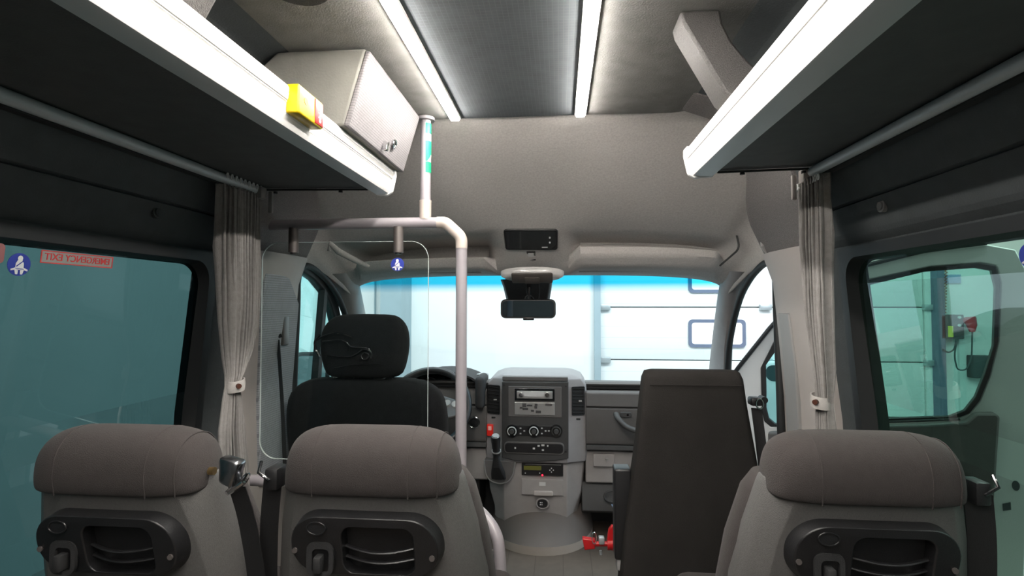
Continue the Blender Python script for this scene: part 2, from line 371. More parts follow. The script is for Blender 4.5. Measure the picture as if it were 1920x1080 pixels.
# ceiling
LX = (-.322, .063)
def ceilstrip(b, xs, hs, mi, y0=-1.7, y1=1.64, up=.05):
    for (xa, xb), (ha, hb) in zip(zip(xs, xs[1:]), zip(hs, hs[1:])):
        q = [(xa, y0, E+ha), (xb, y0, E+hb), (xb, y1, E+hb), (xa, y1, E+ha)]
        q2 = [(x, y, z+up) for x, y, z in q]
        b.add(q+q2, [(0, 1, 2, 3), (7, 6, 5, 4), (0, 4, 5, 1), (1, 5, 6, 2), (2, 6, 7, 3), (3, 7, 4, 0)], mi)
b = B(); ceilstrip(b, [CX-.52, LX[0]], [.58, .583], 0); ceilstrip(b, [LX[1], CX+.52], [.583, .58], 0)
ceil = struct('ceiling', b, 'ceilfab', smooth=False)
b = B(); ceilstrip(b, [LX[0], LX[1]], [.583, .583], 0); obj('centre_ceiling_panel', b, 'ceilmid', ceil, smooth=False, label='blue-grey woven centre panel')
for i, x in enumerate(LX):
    root = thing('led_light_strip', (x, .2, E+.57), ('left' if i == 0 else 'right')+' of the two glowing warm white LED strips running along the ceiling', 'light strip')
    b = B(); b.box(x-.017, x+.017, -1.2, 1.622, E+.573, E+.582, bev=.001); obj('strip_profile', b, 'alu', root)
    b = B(); b.box(x-.0125, x+.0125, -1.195, 1.615, E+.5665, E+.574, bev=.002, seg=2); obj('light_diffuser', b, 'led', root)
# front header: hood over the cab with shelf recesses and centre bulge
PA = [(1.60, .605), (1.66, .590), (1.74, .545), (1.84, .49), (1.95, .425), (2.04, .365), (2.11, .315), (2.17, .27), (2.22, .235), (2.27, .20), (2.32, .168), (2.37, .140), (2.41, .128), (2.47, .135)]
PL = [(1.60, .605), (1.66, .590), (1.74, .545), (1.84, .48), (1.95, .405), (2.06, .335), (2.14, .290), (2.30, .278), (2.42, .268), (2.43, .215), (2.28, .200), (2.24, .195), (2.28, .155), (2.47, .135)]
PR = [(1.60, .605), (1.66, .590), (1.74, .545), (1.84, .48), (1.95, .405), (2.06, .335), (2.15, .288), (2.24, .272), (2.27, .262), (2.27, .250), (2.22, .235), (2.22, .205), (2.27, .160), (2.47, .135)]
HE = [(1.6, .19), (1.9, .175), (2.05, .15), (2.2, .12), (2.34, .07), (2.48, .02)]
def subdiv(pf, k=3):
    o = []
    for (a, b_), (c, d) in zip(pf, pf[1:]):
        for i in range(k): o.append((lerp(a, c, i/k), lerp(b_, d, i/k)))
    o.append(pf[-1]); return o
SA, SL, SR = subdiv(PA), subdiv(PL), subdiv(PR)
def cabw(Y): return interp(Y, [(1.6, .875), (2.2, .87), (2.48, .85)])
cols = []
for k in range(97):
    th = -PI/2+PI*k/96; sg = 1 if th > 0 else -1
    fx = sg*abs(math.sin(th))**.62; fz = max(0, math.cos(th))**.42
    col = []
    rel = .86*fx
    bl = sstep(abs(rel), .140, .205)*(1-sstep(abs(rel), .74, .82))
    for a, l in zip(SA, SL if sg < 0 else SR):
        Y = lerp(a[0], l[0], bl); T = lerp(a[1], l[1], bl)
        T = T if bl > .0 or abs(rel) < .3 else a[1]
        he = interp(Y, HE)
        col.append(Vector((CX+cabw(Y)*fx, Y, E+he+(T-he)*fz)))
    cols.append(col)
b = B(); b.loft(cols, False, False)
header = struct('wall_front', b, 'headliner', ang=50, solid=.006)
# B pillar hoops
for sd, nm in ((-1, 'trim_1'), (1, 'trim_2')):
    hs = [.17+.41*i/16 for i in range(17)]
    rings = []
    for h in hs:
        w = wx(h)-.012; yf = 1.93 - .30*sstep(h, .25, .56)
        rings.append([Vector((CX+sd*w, 1.49, E+h)), Vector((CX+sd*(w-.004), yf-.03, E+h)), Vector((CX+sd*(w), yf-.008, E+h)), Vector((CX+sd*(w+.02), yf, E+h)), Vector((CX+sd*(w+.05+.03*sstep(h,.3,.5)), yf+.02, E+h+.01+.09*sstep(h,.35,.55))), Vector((CX+sd*(w+.05), 1.49, E+h+.01))])
    b = B(); b.loft(rings); hoop = struct(nm, b, 'hoop', ang=35)
    # lower pillar
    rings = []
    for i in range(15):
        h = .17-1.37*i/14
        w = wx(h)-.016; yf = 1.925+.05*sstep(-h, -.1, .6); y0 = 1.60
        q = [(w+.05, y0), (w, y0+.01), (w-.012, y0+.05), (w-.02, yf-.12), (w-.014, yf-.03), (w, yf), (w+.05, yf+.01)]
        rings.append([Vector((CX+sd*x, y, E+h)) for x, y in q])
    b = B(); b.loft(rings); pil = struct('trim_3' if sd < 0 else 'trim_4', b, 'pillar', ang=35)
    b = B(); rings = []
    for h, ya, yb in ((.10, 1.66, 1.80), (.0, 1.66, 1.90), (-.3, 1.70, 1.925), (-.62, 1.74, 1.93)) if sd < 0 else ((-.03, 1.78, 1.86), (-.2, 1.78, 1.87), (-.5, 1.80, 1.90)):
        w = wx(h)-.036-.004
        rings.append([Vector((CX+sd*w, ya, E+h)), Vector((CX+sd*w, yb, E+h)), Vector((CX+sd*(w+.03), yb, E+h)), Vector((CX+sd*(w+.03), ya, E+h))])
    b.loft(rings); obj('pillar_insert', b, 'dots' if sd < 0 else 'pillar_dk', pil, bevel=.004)
# A pillars
for sd, nm in ((-1, 'trim_5'), (1, 'trim_6')):
    shield_e = [(.845, 2.47, .15), (.86, 2.58, .03), (.885, 2.74, -.14), (.915, 2.93, -.34), (.94, 3.08, -.50), (.95, 3.12, -.9)]
    door_e = [(.865, 2.23, .13), (.868, 2.38, .06), (.875, 2.48, -.05), (.885, 2.58, -.20), (.895, 2.64, -.38), (.90, 2.67, -.9)]
    rings = []
    for (a, ya, ha), (c, yc, hc) in zip(shield_e, door_e):
        A = Vector((CX+sd*a, ya, E+ha)); C = Vector((CX+sd*c, yc, E+hc)); m_ = (A+C)/2+Vector((-sd*.028, -.02, 0)); o_ = Vector((sd*.04, .01, .0))
        rings.append([A, lerp(A, m_, .6)+Vector((-sd*.012, -.01, 0)), m_, lerp(C, m_, .5)+Vector((-sd*.010, -.008, 0)), C, C+o_, A+o_])
    b = B(); b.loft(rings); ap = struct(nm, b, 'pillar_dk' if sd < 0 else 'wing', subd=0, ang=60)
    # rubber door seal following the opening
    pts = [(.872, 1.93, -.9), (.872, 1.94, -.3), (.868, 1.95, .0), (.866, 1.945, .10), (.868, 1.99, .155), (.87, 2.08, .15), (.872, 2.2, .115), (.876, 2.34, .045), (.884, 2.46, -.06), (.892, 2.57, -.20), (.90, 2.635, -.38), (.905, 2.67, -.9)]
    b = B(); b.tube([Vector((CX+sd*(x+.01), y, E+h)) for x, y, h in pts], .014, 10, rnd=.08); obj('door_seal', b, 'rubber', ap)
# windscreen
b = B(); ny, nx = 10, 16
for i in range(ny+1): pass
rings = []
for i in range(ny+1):
    t = i/ny; Y = lerp(2.46, 3.08, t); h = lerp(.165, -.50, t); w = lerp(.85, .945, t)
    rings.append([Vector((CX+w*(2*j/nx-1), Y+.05*(1-(2*j/nx-1)**2)*1.0-.0, E+h)) for j in range(nx+1)])
b.loft(rings, False, False); struct('window_4', b, 'shield')
# ------------------------------------------------------------------ closed driver's door (left) and open passenger door (right)
root = thing('door_1', (CX-.95, 2.25, 0), kind='structure')
def lp(y, h, o=0): return Vector((CX-(wx(min(h, .16))+.03+o), y, E+h))
wout = [(1.99, -.55), (1.99, -.2), (1.99, .10), (2.03, .13), (2.16, .10), (2.29, .04), (2.37, -.03), (2.44, -.12), (2.50, -.22), (2.56, -.36), (2.6, -.50), (2.6, -.55)]
wo2 = [(1.93, -.6), (1.93, -.2), (1.93, .15), (2.03, .18), (2.20, .145), (2.33, .08), (2.42, .0), (2.49, -.09), (2.55, -.2), (2.61, -.34), (2.66, -.50), (2.66, -.6)]
b = B(); b.ring([lp(y, h) for y, h in wo2], [lp(y, h) for y, h in wout], (-.04, 0, 0)); obj('door_frame', b, 'rubber', root, bevel=.006)
b = B(); b.prism([lp(y, h, .015) for y, h in wout], (-.004, 0, 0)); obj('glass_pane', b, 'sideglass', root, smooth=False)
b = B(); b.prism([lp(y, h, -.004) for y, h in ((2.245, .065), (2.275, .055), (2.30, -.55), (2.26, -.55))], (-.03, 0, 0)); obj('window_divider', b, 'rubber', root, smooth=False)
b = B(); b.box(CX-1.0, CX-.905, 1.93, 2.68, .05, E-.55, bev=.02); obj('inner_panel', b, 'dashdk', root)
# open passenger door
DA = Vector((CX+.91, 2.78, 0)); DB = Vector((1.97, 2.30, 0)); dd = (DB-DA).normalized(); dn = Vector((-dd.y, dd.x, 0))  # dn points away from camera side
if dn.y < 0: dn = -dn
def D(px, py, off=0.0):
    d = ray(px, py); o = Vector((0, 0, E)); t = ((DA+dn*off)-o).dot(dn)/d.dot(dn); return o+d*t
root = thing('door_2', (1.4, 2.5, 0), kind='structure')
outer = [(1362, 722), (1380, 693), (1452, 605), (1520, 550), (1600, 505), (1740, 470), (1850, 458), (1905, 468), (1932, 520), (1935, 640), (1930, 800), (1925, 960), (1920, 1080), (1920, 1190), (1620, 1190), (1480, 1190), (1362, 1190), (1362, 1000), (1362, 900), (1362, 800)]
inner = [(1428, 740), (1427, 690), (1452, 640), (1525, 578), (1603, 530), (1745, 500), (1838, 493), (1868, 498), (1876, 530), (1872, 640), (1856, 705), (1838, 750), (1818, 775), (1790, 786), (1720, 788), (1600, 792), (1470, 800), (1445, 800), (1433, 790), (1428, 770)]
b = B(); b.ring([D(*p) for p in outer], [D(*p) for p in inner], dn*.05); obj('door_skin', b, 'whitepaint', root, bevel=.006)
ins = []
cxm = sum(p[0] for p in inner)/len(inner); cym = sum(p[1] for p in inner)/len(inner)
import_in = [(p[0]+(9 if p[0] < cxm else -9), p[1]+(9 if p[1] < cym else -5)) for p in inner]
b = B(); b.ring([D(p[0], p[1], -.006) for p in inner], [D(p[0], p[1], -.006) for p in import_in], dn*.03); obj('window_seal', b, 'rubber', root, bevel=.003)
b = B(); b.prism([D(p[0], p[1], .022) for p in import_in], dn*.004); obj('glass_pane', b, 'sideglass', root, smooth=False)
b = B(); b.tube([D(*p, -.008) for p in ((1366, 716), (1382, 692), (1452, 604), (1520, 549), (1600, 503), (1740, 468), (1850, 455))], .010, 8, rnd=.05); obj('door_edge_seal', b, 'rubber', root)
pan = [(1440, 812), (1600, 800), (1740, 797), (1812, 792), (1830, 776), (1868, 775), (1876, 782), (1868, 900), (1852, 1080), (1846, 1180), (1440, 1180)]
b = B(); b.prism([D(*p, -.05) for p in pan], dn*.048); tp = obj('door_trim_panel', b, 'dash', root, bevel=.012)
b = B(); b.prism([D(*p, -.07) for p in ((1640, 900), (1800, 890), (1835, 900), (1828, 1000), (1640, 1010))], dn*.022); obj('door_armrest', b, 'dashdk', tp, bevel=.01)
b = B(); b.tube([D(*p, -.052) for p in ((1480, 806), (1600, 793), (1700, 790), (1800, 786))], .005, 8); obj('window_wiper_strip', b, 'rubber', root)
b = B()
c = D(1905, 911, -.003); b.prism([c+dd*.012*math.cos(a*PI/8)+Vector((0, 0, .02))*math.sin(a*PI/8) for a in range(16)], dn*.004)
b.prism([D(*p, -.003) for p in ((1880, 945), (1895, 942), (1896, 956), (1881, 958))], dn*.004)
obj('drain_hole', b, 'boxdk', root, smooth=False)
# ------------------------------------------------------------------ exterior mirrors
for sd in (-1, 1):
    if sd < 0:
        c = P(582, 716, 2.72); w, h2 = .085, .145; xd = Vector((1, .18, 0)).normalized(); lab = 'tall rounded outside mirror beyond the left driver side window'
    else:
        c = D(1462, 738, .16); w, h2 = .07, .15; xd = dd; lab = 'outside mirror seen through the open right hand door window'
    nz = Vector((-xd.y, xd.x, 0)); 
    if nz.y < 0: nz = -nz
    root = thing('exterior_mirror', c-Vector((0, 0, h2+.04)), lab, 'mirror')
    def q(pts, k): return [c+xd*x+Vector((0, 0, z))+nz*k for x, z in pts]
    b = B(); b.loft([q(rrect(-w, w, -h2, h2, .04, 5), 0), q(rrect(-w-.012, w+.012, -h2-.012, h2+.012, .05, 5), .01), q(rrect(-w+.02, w-.02, -h2+.03, h2-.03, .03, 5), .08)]); obj('mirror_housing', b, 'black' if sd < 0 else 'whitepaint', root)  # right housing is white to paint in the lighter lower reflection
    b = B(); b.loft([q(rrect(-w+.008, w-.008, (-h2+.008 if sd < 0 else .06), h2-.008, .034, 5), -.004), q(rrect(-w+.008, w-.008, (-h2+.008 if sd < 0 else .06), h2-.008, .034, 5), .003)]); obj('mirror_glass', b, mat('outside_mirror_glass', (.75, .85, .85), .05, 1.0) if sd < 0 else 'boxdk', root)  # right glass is flat dark colour, a painted reflection
    b = B(); arm = c+nz*.04; b.tube([arm-Vector((0, 0, h2-.02)), arm-Vector((0, 0, h2+.03)), arm-xd*(-.24 if sd < 0 else .10)-Vector((0, 0, h2+.05))], .014, 8, rnd=.02); obj('mirror_arm', b, 'black', root)
# ------------------------------------------------------------------ luggage racks
def rack(sd, xrail, xpan, xin, yend, label, yp=None):
    yp = yp or yend
    root = thing('luggage_rack', (xin, .2, E+.33), label, 'luggage rack')
    y0 = -1.2
    # shelf panel
    b = B(); b.prism([(xrail, y0, E+.338), (xpan, y0, E+.332), (xpan, y0, E+.345), (xrail, y0, E+.352)], (0, yp-y0, 0)); obj('shelf_panel', b, 'panel', root, smooth=False)
    # extruded rail, cross section in (x,h)
    k = -sd
    sec = [(xpan, .330), (xpan+k*.004, .326), (xin-k*.012, .327), (xin-k*.004, .330)]
    top = [(xin, .336), (xin+k*.003, .344)]
    for i in range(12 if sd < 0 else 1):  # fine ribs on the left rail only
        h = .346+.0020*i; top += [(xin+k*(.004+.0002*i), h), (xin+k*(.0046+.0002*i), h+.0010)]
    top += [(xin+k*.0085, .371), (xin+k*.0080, .372), (xin+k*.0080, .373), (xin+k*.010, .374), (xin+k*.012, .386), (xin+k*.0113, .387), (xin+k*.0113, .388), (xin+k*.012, .389), (xin+k*.012, .396), (xin+k*.009, .401), (xin+k*.002, .403), (xin-k*.008, .400), (xin-k*.012, .394), (xin-k*.014, .350), (xpan, .350)]
    b = B(); full = sec+top
    ra = [Vector((x, y0, E+h)) for x, h in full]; rb = [Vector((x, yend, E+h)) for x, h in full]
    n = len(full); fs = [(i, (i+1) % n, n+(i+1) % n, n+i) for i in range(n)]
    b.add(ra+rb, fs, 0); b.mi = [1 if i < 3 else 0 for i in range(n)]
    b.add(ra, [tuple(range(n))], 0); b.add(rb, [tuple(range(n))], 0)
    obj('edge_rail', b, ['alu', 'alugrey'], root, ang=25)
    b = B(); o_ = [(x+k*.002 if x != xpan else x, h) for x, h in [(xpan, .326), (xin-k*.010, .323), (xin+k*.006, .333), (xin+k*.016, .380), (xin+k*.016, .397), (xin+k*.008, .407), (xin-k*.012, .404), (xin-k*.018, .355), (xpan, .353)]]
    b.prism([(x, yend, E+h) for x, h in o_], (0, .014, 0)); ec = obj('end_cap', b, 'white', root, bevel=.003)
    b = B(); b.cyl((xin, yend+.016, E+.37), (xin, yend+.011, E+.37), .004, 10); obj('screw', b, 'steel', ec)
    b = B(); b.tube([(xrail, yp-.004, E+.333), (xpan, yp-.004, E+.328)], .003, 6)
    for t in (.25, .85): p = Vector((lerp(xpan, xrail, t), yp, E+.328)); b.cyl(p, p-Vector((0, 0, .006)), .006, 10)
    obj('front_lip', b, 'rubber', root)
    return root
rkl = rack(-1, -.875, -.548, -.505, 1.54, 'left luggage rack with ribbed white aluminium edge rail under the ceiling', 1.48)
rkr = rack(1, .636, .392, .337, 1.395, 'right luggage rack with smooth white aluminium edge rail under the ceiling', 1.365)
# rack brackets
def bracket(k, xa, ya, yb, label):
    pts = [(0, .578), (.005, .555), (.085, .410), (.10, .398), (.118, .398), (.165, .44), (.128, .475), (.098, .515), (.082, .55), (.078, .578)]
    b = B(); b.prism([(xa+k*x, ya, E+h) for x, h in pts], (0, yb-ya, 0))
    obj('rack_bracket', b, mat('grey_bracket_plastic', (.075, .07, .068), .6, 0, 400, .3, .6, 500), None, bevel=.006, label=label, category='bracket')
bracket(1, .237, 1.06, 1.14, 'curved grey stippled bracket joining the right luggage rack to the ceiling')
bracket(-1, -.425, .65, .72, 'curved bracket above the left luggage rack at the top edge of the view')
# ceiling speaker
b = B(); c = Vector((-.47, .905, E+.5795)); b.cyl(c, c-Vector((0, 0, .012)), .062, 36, r2=.056); b.cyl(c-Vector((0, 0, .012)), c-Vector((0, 0, .015)), .046, 36)
obj('ceiling_speaker', b, 'dashdk', None, label='dark round speaker in the ceiling above the left luggage rack', category='speaker')
# locker box on the left rack
root = thing('overhead_locker', (-.6, 1.42, E+.41), 'pale grey fabric locker box standing on the front of the left luggage rack', 'locker')
y0, y1 = 1.145, 1.575
def lk(yy): return [(-.482, yy, E+.400), (-.432, yy, E+.574), (-.64, yy, E+.574), (-.82, yy, E+.42)]
b = B(); b.loft([lk(y0), lk(y1)]); obj('locker_body', b, 'boxside', root, bevel=.006)
b = B(); n_ = Vector((.166, 0, -.05)).normalized()
q = [Vector((-.484, y0+.002, E+.402)), Vector((-.484, y1-.002, E+.402)), Vector((-.4335, y1-.002, E+.571)), Vector((-.4335, y0+.002, E+.571))]
b.prism(q, n_*.012); ld = obj('locker_door', b, 'boxface', root, bevel=.004)
c = None
def on_face(px, py):
    d = ray(px, py); o = Vector((0, 0, E)); pl = q[0]+n_*.012; t = (pl-o).dot(n_)/d.dot(n_); return o+d*t
c = on_face(737, 270); b = B()
for i in range(1): b.tube([c+Vector((0, .011*math.cos(a*PI/12), 0))+(q[3]-q[0]).normalized()*.011*math.sin(a*PI/12)+n_*.004 for a in range(25)], .003, 8)
b.cyl(c, c+n_*.004, .008, 18); obj('lock_ring', b, 'chrome', ld)
c = on_face(719, 268); b = B(); b.cyl(c, c+n_*.014, .006, 14); b.box(c.x-.002, c.x+.012, c.y-.005, c.y+.005, c.z-.022, c.z+.002, bev=.002); obj('lock_latch', b, 'chrome', ld)
# yellow call device
xf = -.502+.014
root = thing('yellow_button_unit', (xf, .975, E+.345), 'yellow plastic unit with red label fixed to the left luggage rack rail', 'button unit')
b = B(); b.box(xf-.012, xf+.014, .925, 1.025, E+.350, E+.404, bev=.004, seg=3); yb = obj('unit_case', b, 'yellow', root)
b = B(); b.cyl((xf+.0135, .952, E+.380), (xf+.0148, .952, E+.380), .007, 16); obj('case_hole', b, 'yellowdk', yb)
b = B(); b.box(xf+.013, xf+.0155, .988, 1.022, E+.353, E+.400, bev=.001); rl = obj('red_label', b, 'red', root)
text_mesh('ehton', .016, 'white', rl, 'label_lettering', (xf+.0158, 1.007, E+.377), (0, .05, 1), (0, -1, 0), .0005, .0003, width=.038)
# ------------------------------------------------------------------ curtain rails, curtains
for sd, xr, ye in ((-1, -.862, 1.43), (1, .618, 1.36)):
    root = thing('curtain_rail', (xr, .3, E+.30), ('left' if sd < 0 else 'right')+' silver curtain rail running under the outer edge of the luggage rack', 'curtain rail')
    b = B(); b.tube([(xr, -1.2, E+.324), (xr, ye, E+.324)], .0125, 14); obj('rail_tube', b, 'alugrey', root)
    b = B(); b.box(min(xr+sd*.008, xr+sd*.028), max(xr+sd*.008, xr+sd*.028), -1.2, ye, E+.311, E+.319); obj('rail_channel', b, 'blackmat', root, smooth=False)
    b = B(); b.box(xr-.022, xr+.022, ye, ye+.03, E+.30, E+.334, bev=.004); b.box(xr-sd*.03-.006, xr-sd*.03+.006, ye+.03, ye+.04, E+.262, E+.325, bev=.003); obj('rail_end_bracket', b, 'pillar_dk' if sd < 0 else 'pillar', root)
def curtain(edges, xt, sd, label, tie_py, tiepx, nf, seed=1):
    """cloth hanging below the rail, running front to back; xt gives its sideways place by picture row"""
    rnd = random.Random(seed)
    mid0 = PX((edges[0][1]+edges[0][2])/2, edges[0][0], xt[0][1])
    root = thing('curtain', PX((edges[-1][1]+edges[-1][2])/2, edges[-1][0], xt[-1][1]), label, 'curtain')
    ph = [rnd.uniform(-.5, .5) for _ in range(nf+1)]; am = [rnd.uniform(.55, 1.25) for _ in range(nf+1)]
    nu = nf*14; rows = []
    NV = 60
    def ends(py):
        X = interp(py, xt); Xe = X-sd*(.004 if sd > 0 else .022); Xf = X-sd*(.004 if sd < 0 else .022); a = PX(interp(py, [(e[0], e[1]) for e in edges]), py, Xf if sd < 0 else Xf); c = PX(interp(py, [(e[0], e[2]) for e in edges]), py, Xe)
        return X, a, c
    for i in range(NV+1):
        py = lerp(edges[0][0], edges[-1][0], i/NV)
        X, a, c = ends(py); z = (a.z+c.z)/2
        sq = interp(py, [(edges[0][0], .7), (tie_py-160, 1.0), (tie_py-25, .55), (tie_py, .35), (tie_py+25, .55), (edges[-1][0], .9)])
        r = []
        for j in range(nu+1):
            u = j/nu; k = u*nf; kk = int(min(k, nf-1)); A = lerp(am[kk], am[kk+1], k-kk)
            uu = max(0, min(1, u + .35/nf*math.sin(2*PI*k+ph[kk]+.8*math.sin(i*.09+kk))))
            w_ = k+.10*math.sin(i*.07+ph[kk]*3); inn = .030*sq*A*(abs(math.sin(PI*w_))**.7-.6) + .016*math.sin(PI*u) + .006*(abs(math.sin(2.7*PI*w_+.5))-.5)*sq
            r.append(Vector((X-sd*inn, lerp(a.y, c.y, uu), z if i else lerp(a.z, a.z, u))))
        rows.append(r)
    b = B(); b.loft(rows, False, False); obj('curtain_cloth', b, 'curtain', root, ang=80, solid=.0015)
    X, a, c = ends(tie_py); cy_ = (a.y+c.y)/2; hw = abs(c.y-a.y)/2-.004; zt = (a.z+c.z)/2
    b = B(); rings = []
    for i in range(28):
        t = 2*PI*i/28; nx_ = math.cos(t); ny_ = math.sin(t)
        base = Vector((X-sd*.012+.021*nx_, cy_+hw*ny_, zt+.004*ny_)); o_ = Vector((nx_*.003, ny_*.003, 0))
        rings.append([base+o_+Vector((0, 0, -.015)), base+o_*1.5, base+o_+Vector((0, 0, .015)), base+Vector((0, 0, .015)), base+Vector((0, 0, -.015))])
    b.loft(rings, True, False, loop=True); tb = obj('tie_band', b, 'tie', root)
    t = math.radians(200 if sd > 0 else 300) if 0 else None
    dirv = Vector((-sd*.8, -.6, 0)); c3 = Vector((X-sd*.012-sd*.021*.8, cy_-hw*.6, zt))
    b = B(); b.cyl(c3, c3+dirv*.010, .0075, 18, r2=.0065); obj('tie_button', b, 'brown', tb)
    b = B(); n = 9; X, a, c = ends(edges[0][0])
    for j in range(n):
        p = Vector((X-sd*.016, lerp(a.y, c.y, (j+.5)/n), a.z*.5+c.z*.5+.006))
        b.tube([p+Vector((0, .004*math.cos(t*PI/5), .007*math.sin(t*PI/5))) for t in range(11)], .0018, 6)
    obj('curtain_hook', b, 'white', root, kind='stuff')
curtain([(346, 414, 497), (450, 412, 494), (600, 413, 493), (660, 418, 483), (700, 424, 468), (722, 424, 458), (745, 420, 462), (800, 413, 468), (880, 414, 474), (1010, 420, 482)], [(346, -.865), (722, -.90), (1010, -.93)], -1, 'grey gathered curtain hanging by the left window, upper half in shadow', 722, (421, 458, True), 11, seed=3)
curtain([(346, 1488, 1547), (450, 1491, 1550), (560, 1500, 1553), (640, 1508, 1555), (720, 1520, 1557), (752, 1523, 1556), (775, 1522, 1557), (810, 1522, 1560), (900, 1520, 1566), (1010, 1518, 1570)], [(346, .622), (752, .665), (1010, .69)], 1, 'grey gathered curtain hanging by the right window', 752, (1518, 1558, False), 9, seed=9)
# ------------------------------------------------------------------ partition frame and acrylic screen
YP = 1.615
def PP(px, py): return P(px, py, YP)
root = thing('partition_frame', (PP(865, 800).x, YP, 0), 'lilac grey tubular handrail frame behind the driver seat reaching the ceiling', 'handrail')
r_ = .0172
pole_x = PP(865, 600).x; rail_z = PP(700, 419).z; up_x = PP(798, 300).x
b = B(); b.tube([(up_x, YP, E+.575), (up_x, YP, PP(798, 378).z)], r_*.93, 20); up = obj('upper_pole', b, 'tube', root)
b = B(); b.cyl((up_x, YP, E+.5795), (up_x, YP, E+.570), .028, 24); obj('ceiling_flange', b, 'tube', up)
b = B(); b.tube([(up_x, YP, PP(798, 377).z), (up_x, YP, rail_z+.01)], r_*1.06, 20); b.tube([(up_x, YP, PP(798, 380).z), (up_x, YP, PP(798, 376).z)], r_*1.1, 20); obj('tee_joint', b, 'joint', root)
b = B(); b.tube([(CX-.855, YP, rail_z), (PP(822, 419).x, YP, rail_z)], r_, 20); obj('top_rail', b, 'tube', root)
p1 = Vector((PP(820, 419).x, YP, rail_z)); p2 = Vector((PP(840, 420).x-.008, YP, rail_z)); p3 = Vector((pole_x, YP, PP(865, 445).z)); p4 = Vector((pole_x, YP, PP(865, 466).z))
b = B(); b.tube([p1, p2, p3, p4], r_*1.07, 20, rnd=.03); obj('corner_joint', b, 'joint', root)
b = B(); b.tube([p4, (pole_x, YP, .004)], r_, 20); obj('lower_pole', b, 'tube', root)
zr = PP(500, 901).z
b = B(); b.tube([(CX-.895, YP, zr), (pole_x, YP, zr)], r_, 20); obj('lower_rail', b, 'tube', root)
b = B(); b.tube([Vector((pole_x, YP, P(870, 935, YP).z)), P(905, 962, 1.58), P(934, 1003, 1.54), P(940, 1080, 1.53), Vector((P(940, 1080, 1.53).x, 1.53, .004))], r_*1.0, 16, rnd=.12); obj('side_loop', b, 'tube', root)
# evacuation sticker on the upper pole
b = B(); n = 10
zt, zb = PP(800, 232).z, PP(800, 325).z
def arcq(z0_, z1_, a0, a1, bb, rr, mi=0):
    k = 8; vs = []; 
    for i in range(k+1):
        a = math.radians(lerp(a0, a1, i/k)); vs += [Vector((up_x+rr*math.sin(a), YP-rr*math.cos(a), z0_)), Vector((up_x+rr*math.sin(a), YP-rr*math.cos(a), z1_))]
    bb.add(vs, [(2*i, 2*i+1, 2*i+3, 2*i+2) for i in range(k)], mi)
arcq(zt, zb, 8, 130, b, r_*.93+.0008, 0)
for f0, f1 in ((0, .22), (.36, .62), (.78, 1.0)): arcq(lerp(zt, zb, f0)-.001, lerp(zt, zb, f1), 12, 125, b, r_*.93+.0016, 1)
vs = [Vector((up_x+(r_*.93+.002)*math.sin(math.radians(a)), YP-(r_*.93+.002)*math.cos(math.radians(a)), lerp(zt, zb, t))) for a, t in ((12, .62), (30, .62), (60, .52), (85, .62), (60, .70), (30, .78), (12, .78))]
b.add(vs, [(0, 1, 6), (1, 5, 6), (1, 2, 4, 5), (2, 3, 4)], 1)
obj('evacuation_sticker', b, ['white', 'green'], up, label='green and white emergency sticker strip')
# screen
root = thing('partition_screen', (PP(650, 800).x, YP, PP(650, 868).z), 'clear acrylic screen with rounded corners hanging behind the driver seat', 'screen')
a = PP(492, 455); c = PP(802, 868)
pts = rrect(a.x, c.x, c.z, a.z, .055, 8); YS = YP
r0 = [Vector((x, YS-.003, z)) for x, z in pts]; r1 = [Vector((x, YS+.003, z)) for x, z in pts]
b = B(); n = len(pts); b.add(r0, [tuple(range(n))]); b.add(r1, [tuple(range(n-1, -1, -1))]); sc = obj('acrylic_sheet', b, 'acrylic', root, smooth=False)
b = B(); b.ring([Vector((x, YS-.0025, z)) for x, z in pts], [Vector((lerp(x, (a.x+c.x)/2, .0045), YS-.0025, lerp(z, (a.z+c.z)/2, .0035))) for x, z in pts], (0, .005, 0)); obj('polished_edge', b, 'acredge', root)  # pale colour paints in the bright highlights along the edge
for px in (552, 748):
    p = PP(px, 430); b = B(); b.cyl((p.x, YP-.004, rail_z-.012), (p.x, YP-.004, PP(px, 474).z), .0155, 20); cl = obj('screen_clip', b, 'clip', root)
    b = B(); b.cyl((p.x, YP-.004, PP(px, 474).z), (p.x, YP-.004, PP(px, 477).z), .010, 16); obj('clip_tip', b, 'black', cl)
seatbelt_sticker(0, 0, .021, sc, o=Vector((PP(746, 496).x, YS-.0045, PP(746, 496).z)), xd=Vector((1, 0, 0)), yd=Vector((0, 0, 1)))
